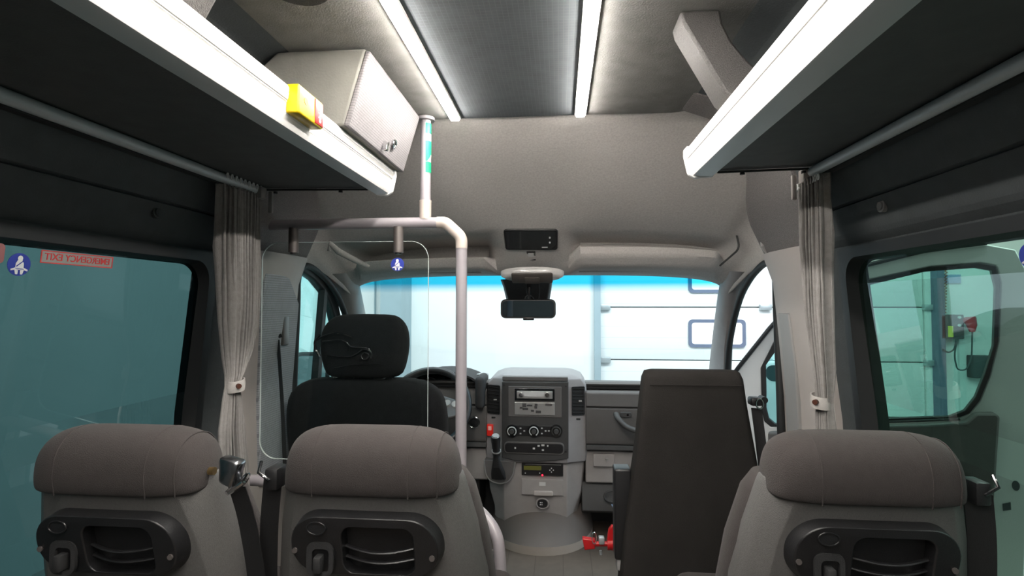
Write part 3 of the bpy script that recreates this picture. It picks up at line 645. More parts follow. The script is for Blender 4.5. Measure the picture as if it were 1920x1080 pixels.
# ------------------------------------------------------------------ passenger seats (row in front of the camera)
def cushion(b, x0, x1, y0, y1, z0, z1, bev, seg=6, xf=None, mi=0): b.box(x0, x1, y0, y1, z0, z1, mi, bev, seg, xf)
def make_seat(label):
    """local frame: x across, y forward, z up from the floor; back of the headrest near y=0"""
    t = thing('passenger_seat', (0, 0, 0), label, 'seat')
    def lean(z): return (.95-z)*.27
    # head cushion: rolled, slightly wider at bottom
    rings = []; N = 26
    sec = [(.008, .870), (-.008, .87), (-.014, .91), (-.006, .95), (.022, .978), (.060, .984), (.100, .972), (.125, .94), (.132, .89), (.128, .868), (.07, .863)]
    for i in range(N+1):
        u = -1+2*i/N
        e = (1-abs(u)**5)**.5 if abs(u) < 1 else 0.0
        x = .158*u; ring = []
        k = .30+.70*max(e, 0)
        if abs(u) == 1: k = .30
        cy, cz = .062, .895
        for y, z in sec:
            yy = cy+(y-cy)*k; zz = cz+(z-cz)*(k if z > cz else (.6+.4*k))
            xx = x*(1+.09*max(0, (.91-zz)/.07)*.5)
            # stitched gathers
            ring.append(Vector((xx, yy+.0015*math.sin(zz*160)*(1 if .62 < u < .8 else 0), zz)))
        rings.append(ring)
    b = B(); b.loft(rings); hr = obj('head_cushion', b, 'headrest', t, subd=2)
    for u in (-.55, .50, .80):
        b = B(); rr = []; k = .30+.70*(1-abs(u)**5)**.5
        for y, z in sec[1:8]: rr.append(Vector((.158*u*(1+.02), .062+(y-.062)*k*.985, .895+(z-.895)*(k if z > .895 else .6+.4*k)*.982)))
        b.tube(fillet(rr, .03), .0012, 6); obj('seam', b, 'headrest', hr)
    # shell
    rings = []
    zs = [.906, .898, .884, .80, .70, .58, .46, .36]
    for i, z in enumerate(zs):
        w = interp(z, [(.36, .208), (.6, .208), (.75, .196), (.884, .164), (.91, .156)]); y = lean(z)*.9-.006
        d = .075
        c1 = .018 if i else .012
        if i == 0: w -= .008; y += .012; d = .03
        ring = [(-w, y+d), (-w, y+.045), (-w+.012, y+.022), (-w+.040, y), (-w*.5, y-.003), (0, y-.004), (w*.5, y-.003), (w-.040, y), (w-.012, y+.022), (w, y+.045), (w, y+d)]
        zz = lambda x: z - (.022 if i <= 1 else (.010 if i == 2 else 0))*(1-sstep(abs(x), w*.68, w*.96)) if i < 3 else z
        rings.append([Vector((x, yy, zz(x))) for x, yy in ring])
    b = B(); b.loft(rings); sh = obj('back_shell', b, 'shell', t, bevel=.004, ang=50)
    # back cushion in front, wider than the shell
    rings = []
    for z in (.888, .86, .76, .62, .48, .42):
        w = interp(z, [(.42, .217), (.7, .214), (.86, .176), (.90, .15)]); y = lean(z)*.9+.052
        rings.append([Vector((x, yy, z)) for x, yy in [(cx_, cy_+y+.04) for cx_, cy_ in rrect(-w, w, -.045, .05, .04, 4)]])
    b = B(); b.loft(rings); obj('back_cushion', b, 'headrest', t, ang=60)
    b = B(); cushion(b, -.214, .214, .20, .62, .36, .47, .045, 5); obj('seat_cushion', b, 'headrest', t)
    b = B(); b.box(-.19, .19, .16, .55, .30, .36, bev=.01); b.box(-.03, .03, .2, .5, .0, .30, bev=.01); b.box(-.17, .17, .18, .52, 0, .03, bev=.005); obj('pedestal', b, 'blackmat', t)
    # moulded black rear panel with opening
    y = lambda z: lean(z)*.9-.026
    zc = .784; n = 10
    out = rrect(-.136, .136, zc-.060, zc+.060, .056, n); out2 = rrect(-.130, .130, zc-.054, zc+.054, .050, n)
    hol = rrect(-.038, .088, zc-.05, zc+.038, .020, n)
    hol = [(x, min(z, zc+.038)) for x, z in hol]
    b = B()
    R0 = [Vector((x*(1-.35*max(0, (z-zc))), y(z)+.022, z)) for x, z in out]; R1 = [Vector((x*(1-.35*max(0, (z-zc))), y(z)-.010, z)) for x, z in out2]
    R2 = [Vector((x, y(z)-.012, z)) for x, z in hol]; R3 = [Vector((x*.98, y(z)+.0125, z)) for x, z in hol]
    b.loft([R0, R1, R2, R3], True, False); b.add(R3, [tuple(range(len(R3)))])
    pn = obj('rear_panel', b, 'black', t, ang=35, bevel=.002)
    def bar(zz, k, r): 
        bb = B(); bb.tube([Vector((lerp(-.037, .087, i/12), y(zz)+.004-.012*math.sin(PI*i/12), zz-k*math.sin(PI*i/12))) for i in range(13)], r, 8, flat=.6); return bb
    obj('curved_bar', bar(zc-.004, .006, .0042), 'black', pn); obj('curved_bar', bar(zc-.024, .005, .0042), 'black', pn)
    b = B(); c = Vector((-.080, y(zc+.034)-.013, zc+.034))
    b.tube([c+Vector((.0165*math.cos(a*PI/12), 0, .0105*math.sin(a*PI/12))) for a in range(25)], .0014, 6); b.add([c+Vector((.015*math.cos(a*PI/12), .001, .009*math.sin(a*PI/12))) for a in range(24)], [tuple(range(24))]); obj('cap_disc', b, 'black', pn)
    # cup hook
    b = B(); cz = zc-.018; yy = y(cz)
    b.ring([Vector((x, yy-.013, z)) for x, z in rrect(-.100, -.052, cz-.032, cz+.026, .014, 4)], [Vector((x, yy-.013, z)) for x, z in rrect(-.090, -.060, cz-.026, cz+.014, .008, 4)], (0, -.006, 0))
    b.box(-.084, -.070, yy-.03, yy-.010, cz-.024, cz+.004, bev=.003); obj('bag_hook', b, 'blackmat', pn)
    for sx in (-.123, .120):
        b = B(); c = Vector((sx, y(zc-.008)-.010, zc-.010 if sx < 0 else zc-.014)); b.cyl(c, c+Vector((0, -.003, 0)), .0048, 12); obj('screw', b, 'clip', pn)
    return t
def add_belt(t, side, metal):
    """belt guide at the shoulder and webbing, side = -1 left, +1 right"""
    x = side*.185
    if metal:
        b = B()
        b.box(-.013, .014, -.012, .018, -.016, .030, bev=.006, seg=2, xf=lambda v: Vector((x+v.x+.012+(.010 if v.z > .02 and v.x > 0 else 0), v.y+.045, .898+v.z-.4*v.x))); g = obj('belt_guide', b, mat('brushed_steel', (.42, .43, .45), .22, 1.0), t, label='chrome belt guide')
        b = B(); b.tube([(x+.020, .035, .872), (x+.050, .03, .892), (x+.046, .05, .900), (x+.020, .06, .878), (x+.012, .04, .868)], .0048, 8, rnd=.006); obj('guide_loop', b, 'chrome', g)
        b = B(); b.cyl((x-.014, .045, .905), (x-.024, .045, .905), .007, 12); obj('guide_bolt', b, mat('brass', (.6, .42, .2), .3, 1), g)
        path = [(x+.026, .045, .880), (x+.036, .06, .82), (x+.050, .07, .72), (x+.056, .08, .6), (x+.056, .12, .42)]
    else:
        b = B(); b.box(x-.012 if side > 0 else x-.012, x+.014, .03, .07, .865, .905, bev=.006); g = obj('belt_guide', b, 'black', t)
        b = B(); b.tube([(x, .028, .885), (x+side*.018, .024, .90), (x+side*.022, .04, .915)], .003, 8); obj('guide_loop', b, 'gloss', g)
        path = [(x+side*.006, .05, .88), (x+side*.018, .06, .80), (x+side*.03, .08, .68), (x+side*.038, .1, .55), (x+side*.038, .12, .42)]
    b = B(); rr = []
    pv = fillet([Vector(p) for p in path], .05)
    for p in pv: 
        wv = .020; rr.append([p+Vector((-wv, .006, 0)), p+Vector((wv, -.004, 0)), p+Vector((wv, -.0015, 0)), p+Vector((-wv, .0085, 0))])
    b.loft(rr); obj('belt_webbing', b, 'belt', t)
def copy_tree(o, parent=None):
    c = o.copy(); COL.objects.link(c); c.parent = parent
    for ch in list(o.children): copy_tree(ch, c)
    return c
seat0 = make_seat('middle passenger seat behind the driver, brown-grey head cushion and grey shell')
SY = .93
SEATY = {240: .865, 700: .90, 1612: .935}
def sx_at(px): return P(px, 860, SEATY[px]+.05).x
labels = {240: 'leftmost passenger seat beside the dark window, chrome belt guide on its shoulder', 1612: 'right passenger seat beside the green tinted window'}
seats = {700: seat0}
for px in (240, 1612):
    s_ = copy_tree(seat0); s_['label'] = labels[px]; seats[px] = s_
for px, s_ in seats.items(): s_['group'] = 'passenger seats in the row before the camera'
BASE[seat0.name] = Vector((0, 0, 0))
for px, s_ in seats.items(): BASE[s_.name] = Vector((0, 0, 0))
add_belt(seats[240], 1, True); add_belt(seats[700], -1, False); add_belt(seats[1612], 1, False)
for px, s_ in seats.items():
    s_.location = (sx_at(px), SEATY[px], -.003)
# ------------------------------------------------------------------ driver seat
YD = 1.80
c = P(675, 650, YD); dx = c.x
root = thing('driver_seat', (dx, 2.05, 0), 'black fabric driver seat with raised headrest behind the clear screen', 'seat')
b = B(); rings = []
for z, w, d, yo in ((-.112, .108, .035, 0), (-.104, .138, .05, 0), (-.05, .152, .056, 0), (0, .160, .058, .0), (.05, .156, .055, .004), (.08, .142, .05, .008), (.104, .116, .04, .014), (.112, .084, .025, .02)):
    rings.append([Vector((dx+x, YD+.05+yo+y, c.z+z)) for x, y in rrect(-w, w, -d, d, min(w, d)*.85, 5)])
b.loft(rings); hr = obj('headrest', b, 'driver', root, subd=1)
hx0 = dx; yb_ = YD-.012
def H(px, py): return P(px, py, yb_)
b = B()
for ln, r in (([(592, 640), (605, 630), (625, 624), (645, 625), (662, 632)], .003), ([(600, 668), (592, 655), (590, 640), (600, 628)], .0042), ([(605, 640), (640, 637), (650, 640), (657, 650), (690, 652), (697, 660)], .0022), ([(615, 665), (640, 668), (660, 668), (672, 662), (680, 655), (692, 655), (698, 663), (696, 672)], .0026), ([(678, 667), (683, 661), (690, 662), (693, 668), (688, 674), (680, 673), (678, 667)], .0026), ([(654, 642), (656, 652), (655, 660)], .0018), ([(625, 690), (660, 683), (715, 682)], .0012)):
    b.tube(fillet([H(*p)+Vector((0, -.002, 0)) for p in ln], .03), r, 6)
obj('raised_outline', b, 'gloss', hr)
for px in (625, 632, 697, 712):
    p = P(px, 700, YD+.045); b = B(); b.cyl(p+Vector((0, 0, .02)), p-Vector((0, 0, .05)), .006, 10); obj('headrest_post', b, 'chrome', root)
b = B(); rings = []
zt = P(682, 714, YD).z
for dz, w, d in ((.004, .15, .03), (-.004, .21, .045), (-.03, .258, .06), (-.07, .284, .07), (-.14, .292, .075), (-.25, .292, .08), (-.42, .28, .085), (-.62, .26, .08)):
    rings.append([Vector((dx+x, YD+.06+y-dz*.15, zt+dz)) for x, y in rrect(-w, w, -d, d, d*.8, 5)])
b.loft(rings); bk = obj('backrest', b, 'driver', root, subd=1)
for sx in (-1, 1):
    b = B(); b.box(dx+sx*.055-.02, dx+sx*.055+.02, YD+.03, YD+.07, zt-.004, zt+.006, bev=.003); obj('post_sleeve', b, 'black', root)
b = B(); cushion(b, dx-.26, dx+.26, 1.85, 2.35, .38, .52, .05, 5); obj('seat_cushion', b, 'driver', root)
b = B(); b.box(dx-.20, dx+.20, 1.9, 2.3, 0, .38, bev=.02); obj('seat_box', b, 'blackmat', root)
# driver belt on the pillar
xw = CX-wx(-.1)+.05
root = thing('seat_belt', P(522, 640, 1.84), 'black seat belt hanging from the left pillar beside the driver seat', 'seat belt')
b = B()
p = P(522, 605, 1.80); b.box(p.x-.022, p.x+.02, 1.80, 1.84, P(522, 648, 1.8).z, p.z+.03, bev=.005); b.box(p.x-.022, p.x+.012, 1.79, 1.82, P(522, 600, 1.8).z, P(522, 588, 1.8).z, bev=.003); obj('height_adjuster', b, 'clip', root)
b = B(); p = P(517, 636, 1.79); b.tube([p+Vector((-.012, 0, .004)), p+Vector((.0, -.012, .006)), p+Vector((.022, 0, .014))], .007, 8, rnd=.01); obj('belt_guide', b, 'black', root)
b = B(); rr = []
for px, py, Y in ((521, 637, 1.785), (524, 680, 1.77), (528, 740, 1.76), (531, 800, 1.75), (534, 880, 1.745)):
    p = P(px, py, Y); rr.append([p+Vector((-.012, .01, 0)), p+Vector((.011, -.01, 0)), p+Vector((.011, -.007, 0)), p+Vector((-.012, .013, 0))])
b.loft(rr); obj('belt_webbing', b, 'belt', root)
b = B(); p = P(512, 690, 1.80); b.box(p.x-.02, p.x+.012, 1.80, 1.83, P(512, 706, 1.8).z, P(512, 655, 1.8).z, bev=.006); obj('lower_cover', b, 'clip', root)
# ------------------------------------------------------------------ folding crew seat
YF = 1.55
root = thing('folding_seat', (P(1305, 900, YF).x, YF, 0), 'tall plain black crew seat standing left of the right passenger seat', 'seat')
b = B(); rings = []
edgesf = [(697, 1222, 1390, .02), (700, 1214, 1396, .035), (712, 1210, 1400, .045), (760, 1205, 1406, .05), (820, 1199, 1417, .05), (865, 1194, 1425, .052), (940, 1183, 1438, .055), (1015, 1173, 1446, .055), (1090, 1166, 1452, .055), (1180, 1160, 1455, .055)]
for py, xl, xr_, d in edgesf:
    a = P(xl, py, YF); c = P(xr_, py, YF); cxx = (a.x+c.x)/2; w = (c.x-a.x)/2
    rings.append([Vector((cxx+x, YF+.055+y, a.z)) for x, y in rrect(-w, w, -d, d, min(.022, d*.9), 4)])
b.loft(rings); fb = obj('backrest', b, 'fold', root, ang=60)
b = B(); zz = P(1300, 723, YF).z; b.tube([Vector((P(1212, 723, YF).x+.01, YF+.003, zz)), Vector((P(1398, 723, YF).x-.01, YF+.003, zz+.0))], .0016, 6); obj('cover_seam', b, 'fold', fb)
a = P(1166, 1180, YF)
b = B(); b.box(a.x+.01, P(1450, 1180, YF).x, YF+.02, YF+.16, .0, a.z+.02, bev=.02); obj('seat_pedestal', b, 'blackmat', root)
b = B(); b.box(a.x+.05, P(1450, 1180, YF).x-.03, YF+.115, YF+.20, .42, .66, bev=.03, seg=4); obj('folded_cushion', b, 'fold', root)
b = B(); p0 = P(1152, 880, 1.60); p1 = P(1185, 1052, 1.60); b.box(p0.x, p1.x, 1.60, 1.66, p1.z, p0.z, bev=.006, seg=3); ar = obj('armrest', b, 'black', root)
b = B(); p2 = P(1180, 1074, 1.60); b.box(p0.x+.006, p1.x+.02, 1.605, 1.65, p2.z, p1.z, bev=.006); obj('armrest_hinge', b, 'pillar_dk', ar)
b = B(); p = P(1414, 752, 1.62); b.box(p.x-.014, p.x+.018, 1.60, 1.64, p.z-.012, p.z+.012, bev=.006); b.cyl((p.x+.022, 1.60, p.z+.006), (p.x+.022, 1.63, p.z+.006), .010, 12); g = obj('belt_guide', b, 'black', root)
b = B(); p = P(1424, 757, 1.60); b.tube([p+Vector((.010*math.cos(t*PI/8), -.002, .014*math.sin(t*PI/8))) for t in range(17)], .0022, 6); obj('guide_loop', b, 'chrome', g)
b = B(); rr = []
for px, py in ((1418, 765), (1424, 810), (1432, 880), (1438, 960)):
    p = P(px, py, 1.625); rr.append([p+Vector((-.014, .0, 0)), p+Vector((.012, -.01, 0)), p+Vector((.012, -.007, 0)), p+Vector((-.014, .003, 0))])
b.loft(rr); obj('belt_webbing', b, 'belt', root)
# ------------------------------------------------------------------ dashboard
YC = 2.66
root = thing('dashboard', (CX, 2.85, .0), 'grey vehicle dashboard with centre console under the windscreen', 'dashboard')
def Q(px, py, off=0.0): return P(px, py, YC+off)
def plate(px0, py0, px1, py1, off, th, r=0.0, m='dash', name='panel', par=None, bev=.002, **kw):
    a = Q(px0, py0, off); c = Q(px1, py1, off); b = B()
    if r: b.prism([(x, YC+off, z) for x, z in rrect(a.x, c.x, c.z, a.z, r, 5)], (0, th, 0))
    else: b.prism([(a.x, YC+off, a.z), (c.x, YC+off, a.z), (c.x, YC+off, c.z), (a.x, YC+off, c.z)], (0, th, 0))
    return obj(name, b, m, par or root, bevel=bev, ang=30, **kw)
# main pad: cross-section in (Y,h) swept along x
def sweep(sec, x0, x1, m, name, nx=14, bow=.04, par=None):
    rings = []
    for i in range(nx+1):
        x = lerp(x0, x1, i/nx); k = 1-((x-CX)/.9)**2
        rings.append([Vector((x, Y-bow*0, E+h)) for Y, h in sec])
    b = B(); b.loft(rings); return obj(name, b, m, par or root, bevel=.004, ang=35)
padR = Q(1130, 724).z-E
sweep([(2.735, padR-.012), (2.72, padR), (2.735, padR+.010), (2.90, padR-.005), (3.10, padR-.05), (3.12, padR-.2), (2.80, padR-.2), (2.80, padR-.03)], CX-.90, CX+.90, 'dash', 'top_pad')
sweep([(2.74, padR-.014), (2.735, padR-.012), (2.735, padR-.028), (2.80, padR-.03), (2.80, padR-.014)], CX-.90, CX+.90, 'black', 'shadow_gap')
zA, zB, zC, zD, zEe = Q(1150, 736).z-E, Q(1150, 766).z-E, Q(1150, 838).z-E, Q(1150, 850).z-E, Q(1150, 918).z-E
for x0, x1 in ((Q(1103, 800).x-.01, CX+.90), (CX-.90, Q(907, 800).x+.01)):
    sweep([(2.70, zA), (2.69, zA-.01), (2.685, zB+.003), (2.70, zB), (2.80, zB), (2.80, zA)], x0, x1, 'dash', 'upper_fascia')
    sweep([(2.70, zB-.003), (2.685, zB-.006), (2.69, zC+.02), (2.70, zC), (2.80, zC), (2.80, zB-.003)], x0, x1, 'dash', 'lower_fascia')
    sweep([(2.72, zC), (2.69, zC-.002), (2.685, zD+.006), (2.72, zD), (2.80, zD), (2.80, zC)], x0, x1, 'dashdk', 'fascia_ledge')
    sweep([(2.74, zD), (2.72, zD-.01), (2.73, zEe+.01), (2.75, zEe), (2.85, zEe), (2.85, zD)], x0, x1, 'dashlt', 'knee_panel')
sweep([(2.76, zEe), (2.75, zEe-.01), (2.72, zEe-.13), (2.78, zEe-.16), (2.95, zEe-.16), (2.95, zEe)], Q(1092, 900).x, CX+.9, 'dashdk', 'footwell_panel')
b = B(); b.box(CX-.93, CX+.93, 3.02, 3.06, .0, E-.45); obj('footwell_liner', b, 'rubber', root, smooth=False)
b = B(); b.box(CX-.90, CX-.30, 2.80, 3.02, .10, E-.62, bev=.01); obj('pedal_box', b, 'rubber', root)
# small hatch, grab handle, recess
plate(1112, 851, 1152, 876, .045, .03, .006, 'dashlt', 'small_hatch', bev=.003)
b = B(); c = Q(1138, 862, .04); b.cyl(c+Vector((0, .01, 0)), c-Vector((0, .004, 0)), .009, 14); b.box(c.x-.002, c.x+.002, c.y-.010, c.y, c.z-.008, c.z+.008); obj('hatch_knob', b, 'pillar_dk', root)
b = B(); b.tube([Q(1155, 776, .0), Q(1158, 784, -.035), Q(1172, 800, -.05), Q(1192, 808, -.05), Q(1225, 810, -.035), Q(1240, 810, .02)], .014, 12, rnd=.05, flat=.8); gh = obj('grab_handle', b, 'dashdk', root)
plate(1163, 773, 1184, 783, -.005 + .02, .02, .009, 'dashdk', 'lock_plate'); b = B(); c = Q(1177, 778, .012); b.cyl(c, c+Vector((0, .006, 0)), .005, 12); obj('lock_cylinder', b, 'chrome', root)
b = B(); c = P(1150, 931, 2.71); b.tube([c+Vector((.045*math.cos(t*PI/8), 0, .028*math.sin(t*PI/8))) for t in range(17)], .005, 8); obj('recess_ring', b, 'dashdk', root)
# console body
def cring(py, xl, xr_, fy, wy, bk=2.98):
    z = Q(1000, py).z; a = Q(xl, py).x; d = Q(xr_, py).x; i0 = Q(941, py).x; i1 = Q(1066, py).x
    i0 = max(i0, a+.01); i1 = min(i1, d-.01)
    return [Vector(v) for v in ((a, bk, z), (a, wy+.02, z), (a+.008, wy, z), (i0, fy+.008, z), (i0+.006, fy, z), (i1-.006, fy, z), (i1, fy+.008, z), (d-.008, wy, z), (d, wy+.02, z), (d, bk, z))]
b = B(); b.loft([cring(703, 948, 1060, 2.73, 2.75), cring(705, 935, 1076, 2.685, 2.71), cring(711, 920, 1092, 2.665, 2.70), cring(722, 911, 1100, 2.66, 2.70), cring(760, 908, 1103, 2.655, 2.70), cring(850, 907, 1102, 2.655, 2.70), cring(868, 908, 1101, 2.665, 2.71)])
con = obj('console_upper', b, 'wing', root, ang=30, bevel=.004)
b = B(); b.loft([cring(866, 910, 1099, 2.69, 2.73), cring(880, 909, 1098, 2.685, 2.735), cring(930, 913, 1093, 2.69, 2.745), cring(966, 922, 1086, 2.705, 2.76), cring(990, 922, 1086, 2.72, 2.78)])
obj('console_lower', b, 'dashlt', root, ang=30, bevel=.004)
a = lambda px, py, off: Q(px, py, off)
b = B(); pts = [(941, 716), (1066, 716), (1066, 860), (1040, 864), (1003, 866), (965, 864), (941, 858)]
b.prism([Q(x, y, -.010) for x, y in pts], (0, .02, 0)); cp = obj('centre_panel', b, 'dashdk', root, bevel=.003)
plate(942, 706, 1065, 715, -.006, .03, .003, 'dash', 'console_lid')
for px, py in ((945, 722), (1061, 724), (1061, 847)):
    b = B(); c = Q(px, py, -.012); b.cyl(c, c+Vector((0, .004, 0)), .005, 10); obj('screw', b, 'black', cp)
# radio bay
plate(953, 724, 1053, 783, -.013, .01, .004, 'dash', 'radio_bezel', cp)
rb = plate(965, 728, 1040, 752, -.020, .02, .002, 'gloss', 'radio', cp)
plate(969, 733, 1036, 748, -.022, .004, .002, 'silver', 'radio_face', rb, bev=.0008)
plate(982, 735, 1020, 744, -.0235, .002, .001, 'symbol', 'radio_display', rb, bev=0)
for px in (977, 1026):
    b = B(); c = Q(px, 740, -.023); b.cyl(c, c-Vector((0, .012, 0)), .0115, 20, r2=.010); b.cyl(c-Vector((0, .012, 0)), c-Vector((0, .014, 0)), .005, 12); obj('radio_knob', b, 'chrome', rb)
pk = plate(965, 754, 1040, 779, -.018, .012, .002, 'silver', 'pocket_cover', cp)
b = B()
for i in range(9):
    px = 975+random.random()*55; py = 758+random.random()*15; q0 = Q(px, py, -.0190); w_ = random.uniform(.006, .018); h_ = random.uniform(.004, .010)
    b.box(q0.x-w_, q0.x+w_, q0.y-.0004, q0.y, q0.z-h_, q0.z+h_)
obj('foil_patch', b, mat('dull_foil', (.36, .36, .37), .22, .9), pk, smooth=False, kind='stuff')
# climate strip
cs = plate(952, 797, 1052, 819, -.014, .01, .004, 'black', 'climate_strip', cp)
for px, mm in ((960, 'symbol'), (1001, 'symbol'), (1043, 'dashdk')):
    b = B(); c = Q(px, 808, -.014); b.cyl(c, c-Vector((0, .008, 0)), .031, 28, r2=.029); kb = obj('climate_knob', b, 'gloss', cp)
    b = B(); b.tube([c+Vector((.021*math.cos(t), -.009, .021*math.sin(t))) for t in [math.radians(-60+300*i/20) for i in range(21)]], .0028, 6); obj('dial_ring', b, mm, kb)
    b = B(); b.cyl(c-Vector((0, .006, 0)), c-Vector((0, .024, 0)), .0125, 20, r2=.0105); obj('knob_grip', b, 'dashdk', kb)
for px in (976, 983, 1016, 1023, 1029):
    for py in (803, 808, 813):
        if (px+py) % 2:
            plate(px-1.6, py-1.2, px+1.6, py+1.2, -.0150, .001, 0, 'symbol', 'key_mark', cs, bev=0)
sbr = plate(945, 828, 1058, 853, -.016, .01, .02, 'dash', 'switch_bar_frame', cp)
plate(947, 830, 1056, 851, -.018, .006, .017, 'black', 'switch_bar', sbr)
for px, py, w_ in ((966, 840, 2), (1001, 841, 3), (1010, 836, 3), (1018, 835, 4), (1027, 836, 2), (1018, 844, 3)):
    plate(px-w_*.7, py-1.6, px+w_*.7, py+1.6, -.0192, .001, 0, 'symbol', 'switch_symbol', sbr, bev=0)
# vents on the wings
for x0, x1, y0, y1, k in ((913, 936, 724, 776, 1), (1073, 1096, 727, 779, -1)):
    a0 = Q(x0, y0, 0); a1 = Q(x1, y1, 0)
    def wyv(x): 
        i_ = Q(941, 750).x if k > 0 else Q(1066, 750).x; o_ = Q(908, 750).x if k > 0 else Q(1103, 750).x
        return lerp(2.663, 2.70, (x-i_)/(o_-i_))-.006
    b = B(); b.ring([Vector((x, wyv(x), z)) for x, z in rrect(a0.x-.003, a1.x+.003, a1.z-.003, a0.z+.003, .006, 4)], [Vector((x, wyv(x), z)) for x, z in rrect(a0.x+.003, a1.x-.003, a1.z+.003, a0.z-.003, .003, 4)], (0, .01, 0))
    vt = obj('air_vent', b, 'black', root)
    b = B(); b.prism([Vector((x, wyv(x)+.006, z)) for x, z in ((a0.x, a0.z), (a1.x, a0.z), (a1.x, a1.z), (a0.x, a1.z))], (0, .002, 0)); obj('vent_well', b, 'rubber', vt, smooth=False)
    for i in range(8):
        z = lerp(a0.z, a1.z, (i+.6)/8); b = B(); b.prism([Vector((a0.x+.002, wyv(a0.x)-.001, z+.004)), Vector((a1.x-.002, wyv(a1.x)-.001, z+.001)), Vector((a1.x-.002, wyv(a1.x)+.006, z-.004)), Vector((a0.x+.002, wyv(a0.x)+.006, z-.001))], (0, 0, .0022)); obj('slat', b, 'dashdk', vt, smooth=False)
    b = B(); z = lerp(a0.z, a1.z, .5); xm = (a0.x+a1.x)/2+.010; b.box(xm-.008, xm+.008, wyv(xm)-.008, wyv(xm), z-.003, z+.003, bev=.001); obj('vent_tab', b, 'silver', vt)
    b = B(); xm = (a0.x+a1.x)/2; z = a1.z-.022; b.box(xm-.010, xm+.010, wyv(xm)+.002, wyv(xm)+.006, z-.004, z+.004, bev=.001); obj('vent_wheel', b, 'black', vt)
# red switch, round ignition
b = B(); c0 = Q(912, 797, .0); c1 = Q(924, 819, .0); b.box(c0.x, c1.x, 2.672, 2.70, c1.z, c0.z, bev=.003); rs = obj('red_rocker_switch', b, 'redbright', root)
b = B(); b.box(c0.x+.006, c1.x-.008, 2.669, 2.675, (c0.z+c1.z)/2, c0.z-.008, bev=.002); obj('switch_lamp', b, mat('pink_lamp', (1, .45, .4), .3), rs)
b = B(); c = Q(889, 792, .02); b.tube([c+Vector((.027*math.cos(t*PI/14), 0, .027*math.sin(t*PI/14))) for t in range(29)], .0032, 8); ig = obj('ignition_bezel', b, 'chrome', root)
b = B(); b.cyl(c+Vector((0, .015, 0)), c-Vector((0, .004, 0)), .022, 24); b.cyl(c-Vector((0, .004, 0)), c-Vector((0, .010, 0)), .012, 20); obj('ignition_dial', b, 'black', ig)
# gear lever
b = B(); pts = [(908, 862), (966, 866), (962, 890), (953, 903), (938, 907), (920, 902), (911, 890)]
outl = [Q(x, y, .0) for x, y in pts]
b.prism([p+Vector((0, .0, 0)) for p in outl], (0, .05, 0)); gt = obj('gear_surround', b, 'dash', root, bevel=.004)
b = B(); b.tube([p+Vector((0, -.003, 0)) for p in [outl[0], outl[6], outl[5], outl[4], outl[3], outl[2], outl[1]]], .0032, 6, rnd=.03); obj('surround_trim', b, 'silver', gt)
b = B(); rings = []
for px, py, w_, d_, off in ((935, 897, .036, .012, -.005), (934, 886, .034, .03, -.02), (932, 874, .024, .03, -.05), (931, 862, .017, .018, -.07), (930, 852, .012, .012, -.085)):
    p = Q(px, py, off); rings.append([p+Vector((x, y, 0)) for x, y in rrect(-w_, w_, -d_, d_, min(w_, d_)*.7, 3)])
b.loft(rings); obj('lever_boot', b, 'blackmat', gt, ang=20)
b = B(); k0 = Q(931, 852, -.085); k1 = Q(929, 818, -.12); b.tube([k0, lerp(k0, k1, .2), lerp(k0, k1, .25), lerp(k0, k1, .85), k1], [.019, .021, .018, .023, .021], 18); kn = obj('gear_knob', b, 'black', gt)
b = B(); b.tube([lerp(k0, k1, .16), lerp(k0, k1, .22)], .0225, 18); obj('knob_collar', b, 'silver', kn)
b = B(); up_ = (k1-k0).normalized(); b.tube([k1-up_*.001, k1+up_*.006], [.020, .016], 18); obj('knob_cap', b, 'silver', kn)
# tachograph etc.
tg = plate(978, 869, 1056, 893, .015, .03, .003, 'black', 'tachograph')
plate(982, 873, 1015, 882, .0135, .003, 0, 'lcd', 'display', tg, bev=0); plate(985, 870.6, 1052, 872, .0135, .003, 0, 'silver', 'paper_slot', tg, bev=0)
b = B(); c = Q(1017, 891, .014); b.cyl(c, c-Vector((0, .003, 0)), .0045, 12); obj('indicator_lamp', b, 'redled', tg)
b = B()
for px, py in ((1034, 878), (1034, 885), (1031, 881.5), (1037.5, 881.5), (985, 887), (1012, 887)):
    c = Q(px, py, .0135); b.cyl(c, c-Vector((0, .002, 0)), .003, 10)
obj('tachograph_keys', b, 'symbol', tg, kind='stuff')
dr = plate(978, 898, 1056, 930, .017, .03, .003, 'dashlt', 'console_drawer')
plate(1000, 921, 1037, 931, .005, .02, .008, 'pillar', 'drawer_handle', dr, bev=.004); plate(1011, 904, 1023, 911, .0155, .002, 0, 'symbol', 'drawer_label', dr, bev=0)
b = B(); c = Q(1017, 944, .022); b.tube([c+Vector((.030*math.cos(t*PI/14), 0, .024*math.sin(t*PI/14))) for t in range(29)], .004, 8); so = obj('socket_rim', b, 'dashlt', root)
b = B(); b.cyl(c+Vector((0, .02, 0)), c-Vector((0, .003, 0)), .025, 24); obj('socket_cap', b, 'black', so); b = B()
for ux, uz in ((-.004, -.005), (.004, -.005), (-.004, .005), (.004, .005)): b.box(c.x-.006+ux-.002, c.x-.006+ux+.002, c.y-.0045, c.y-.003, c.z+uz-.002, c.z+uz+.002)
obj('socket_mark', b, 'white', so, smooth=False)
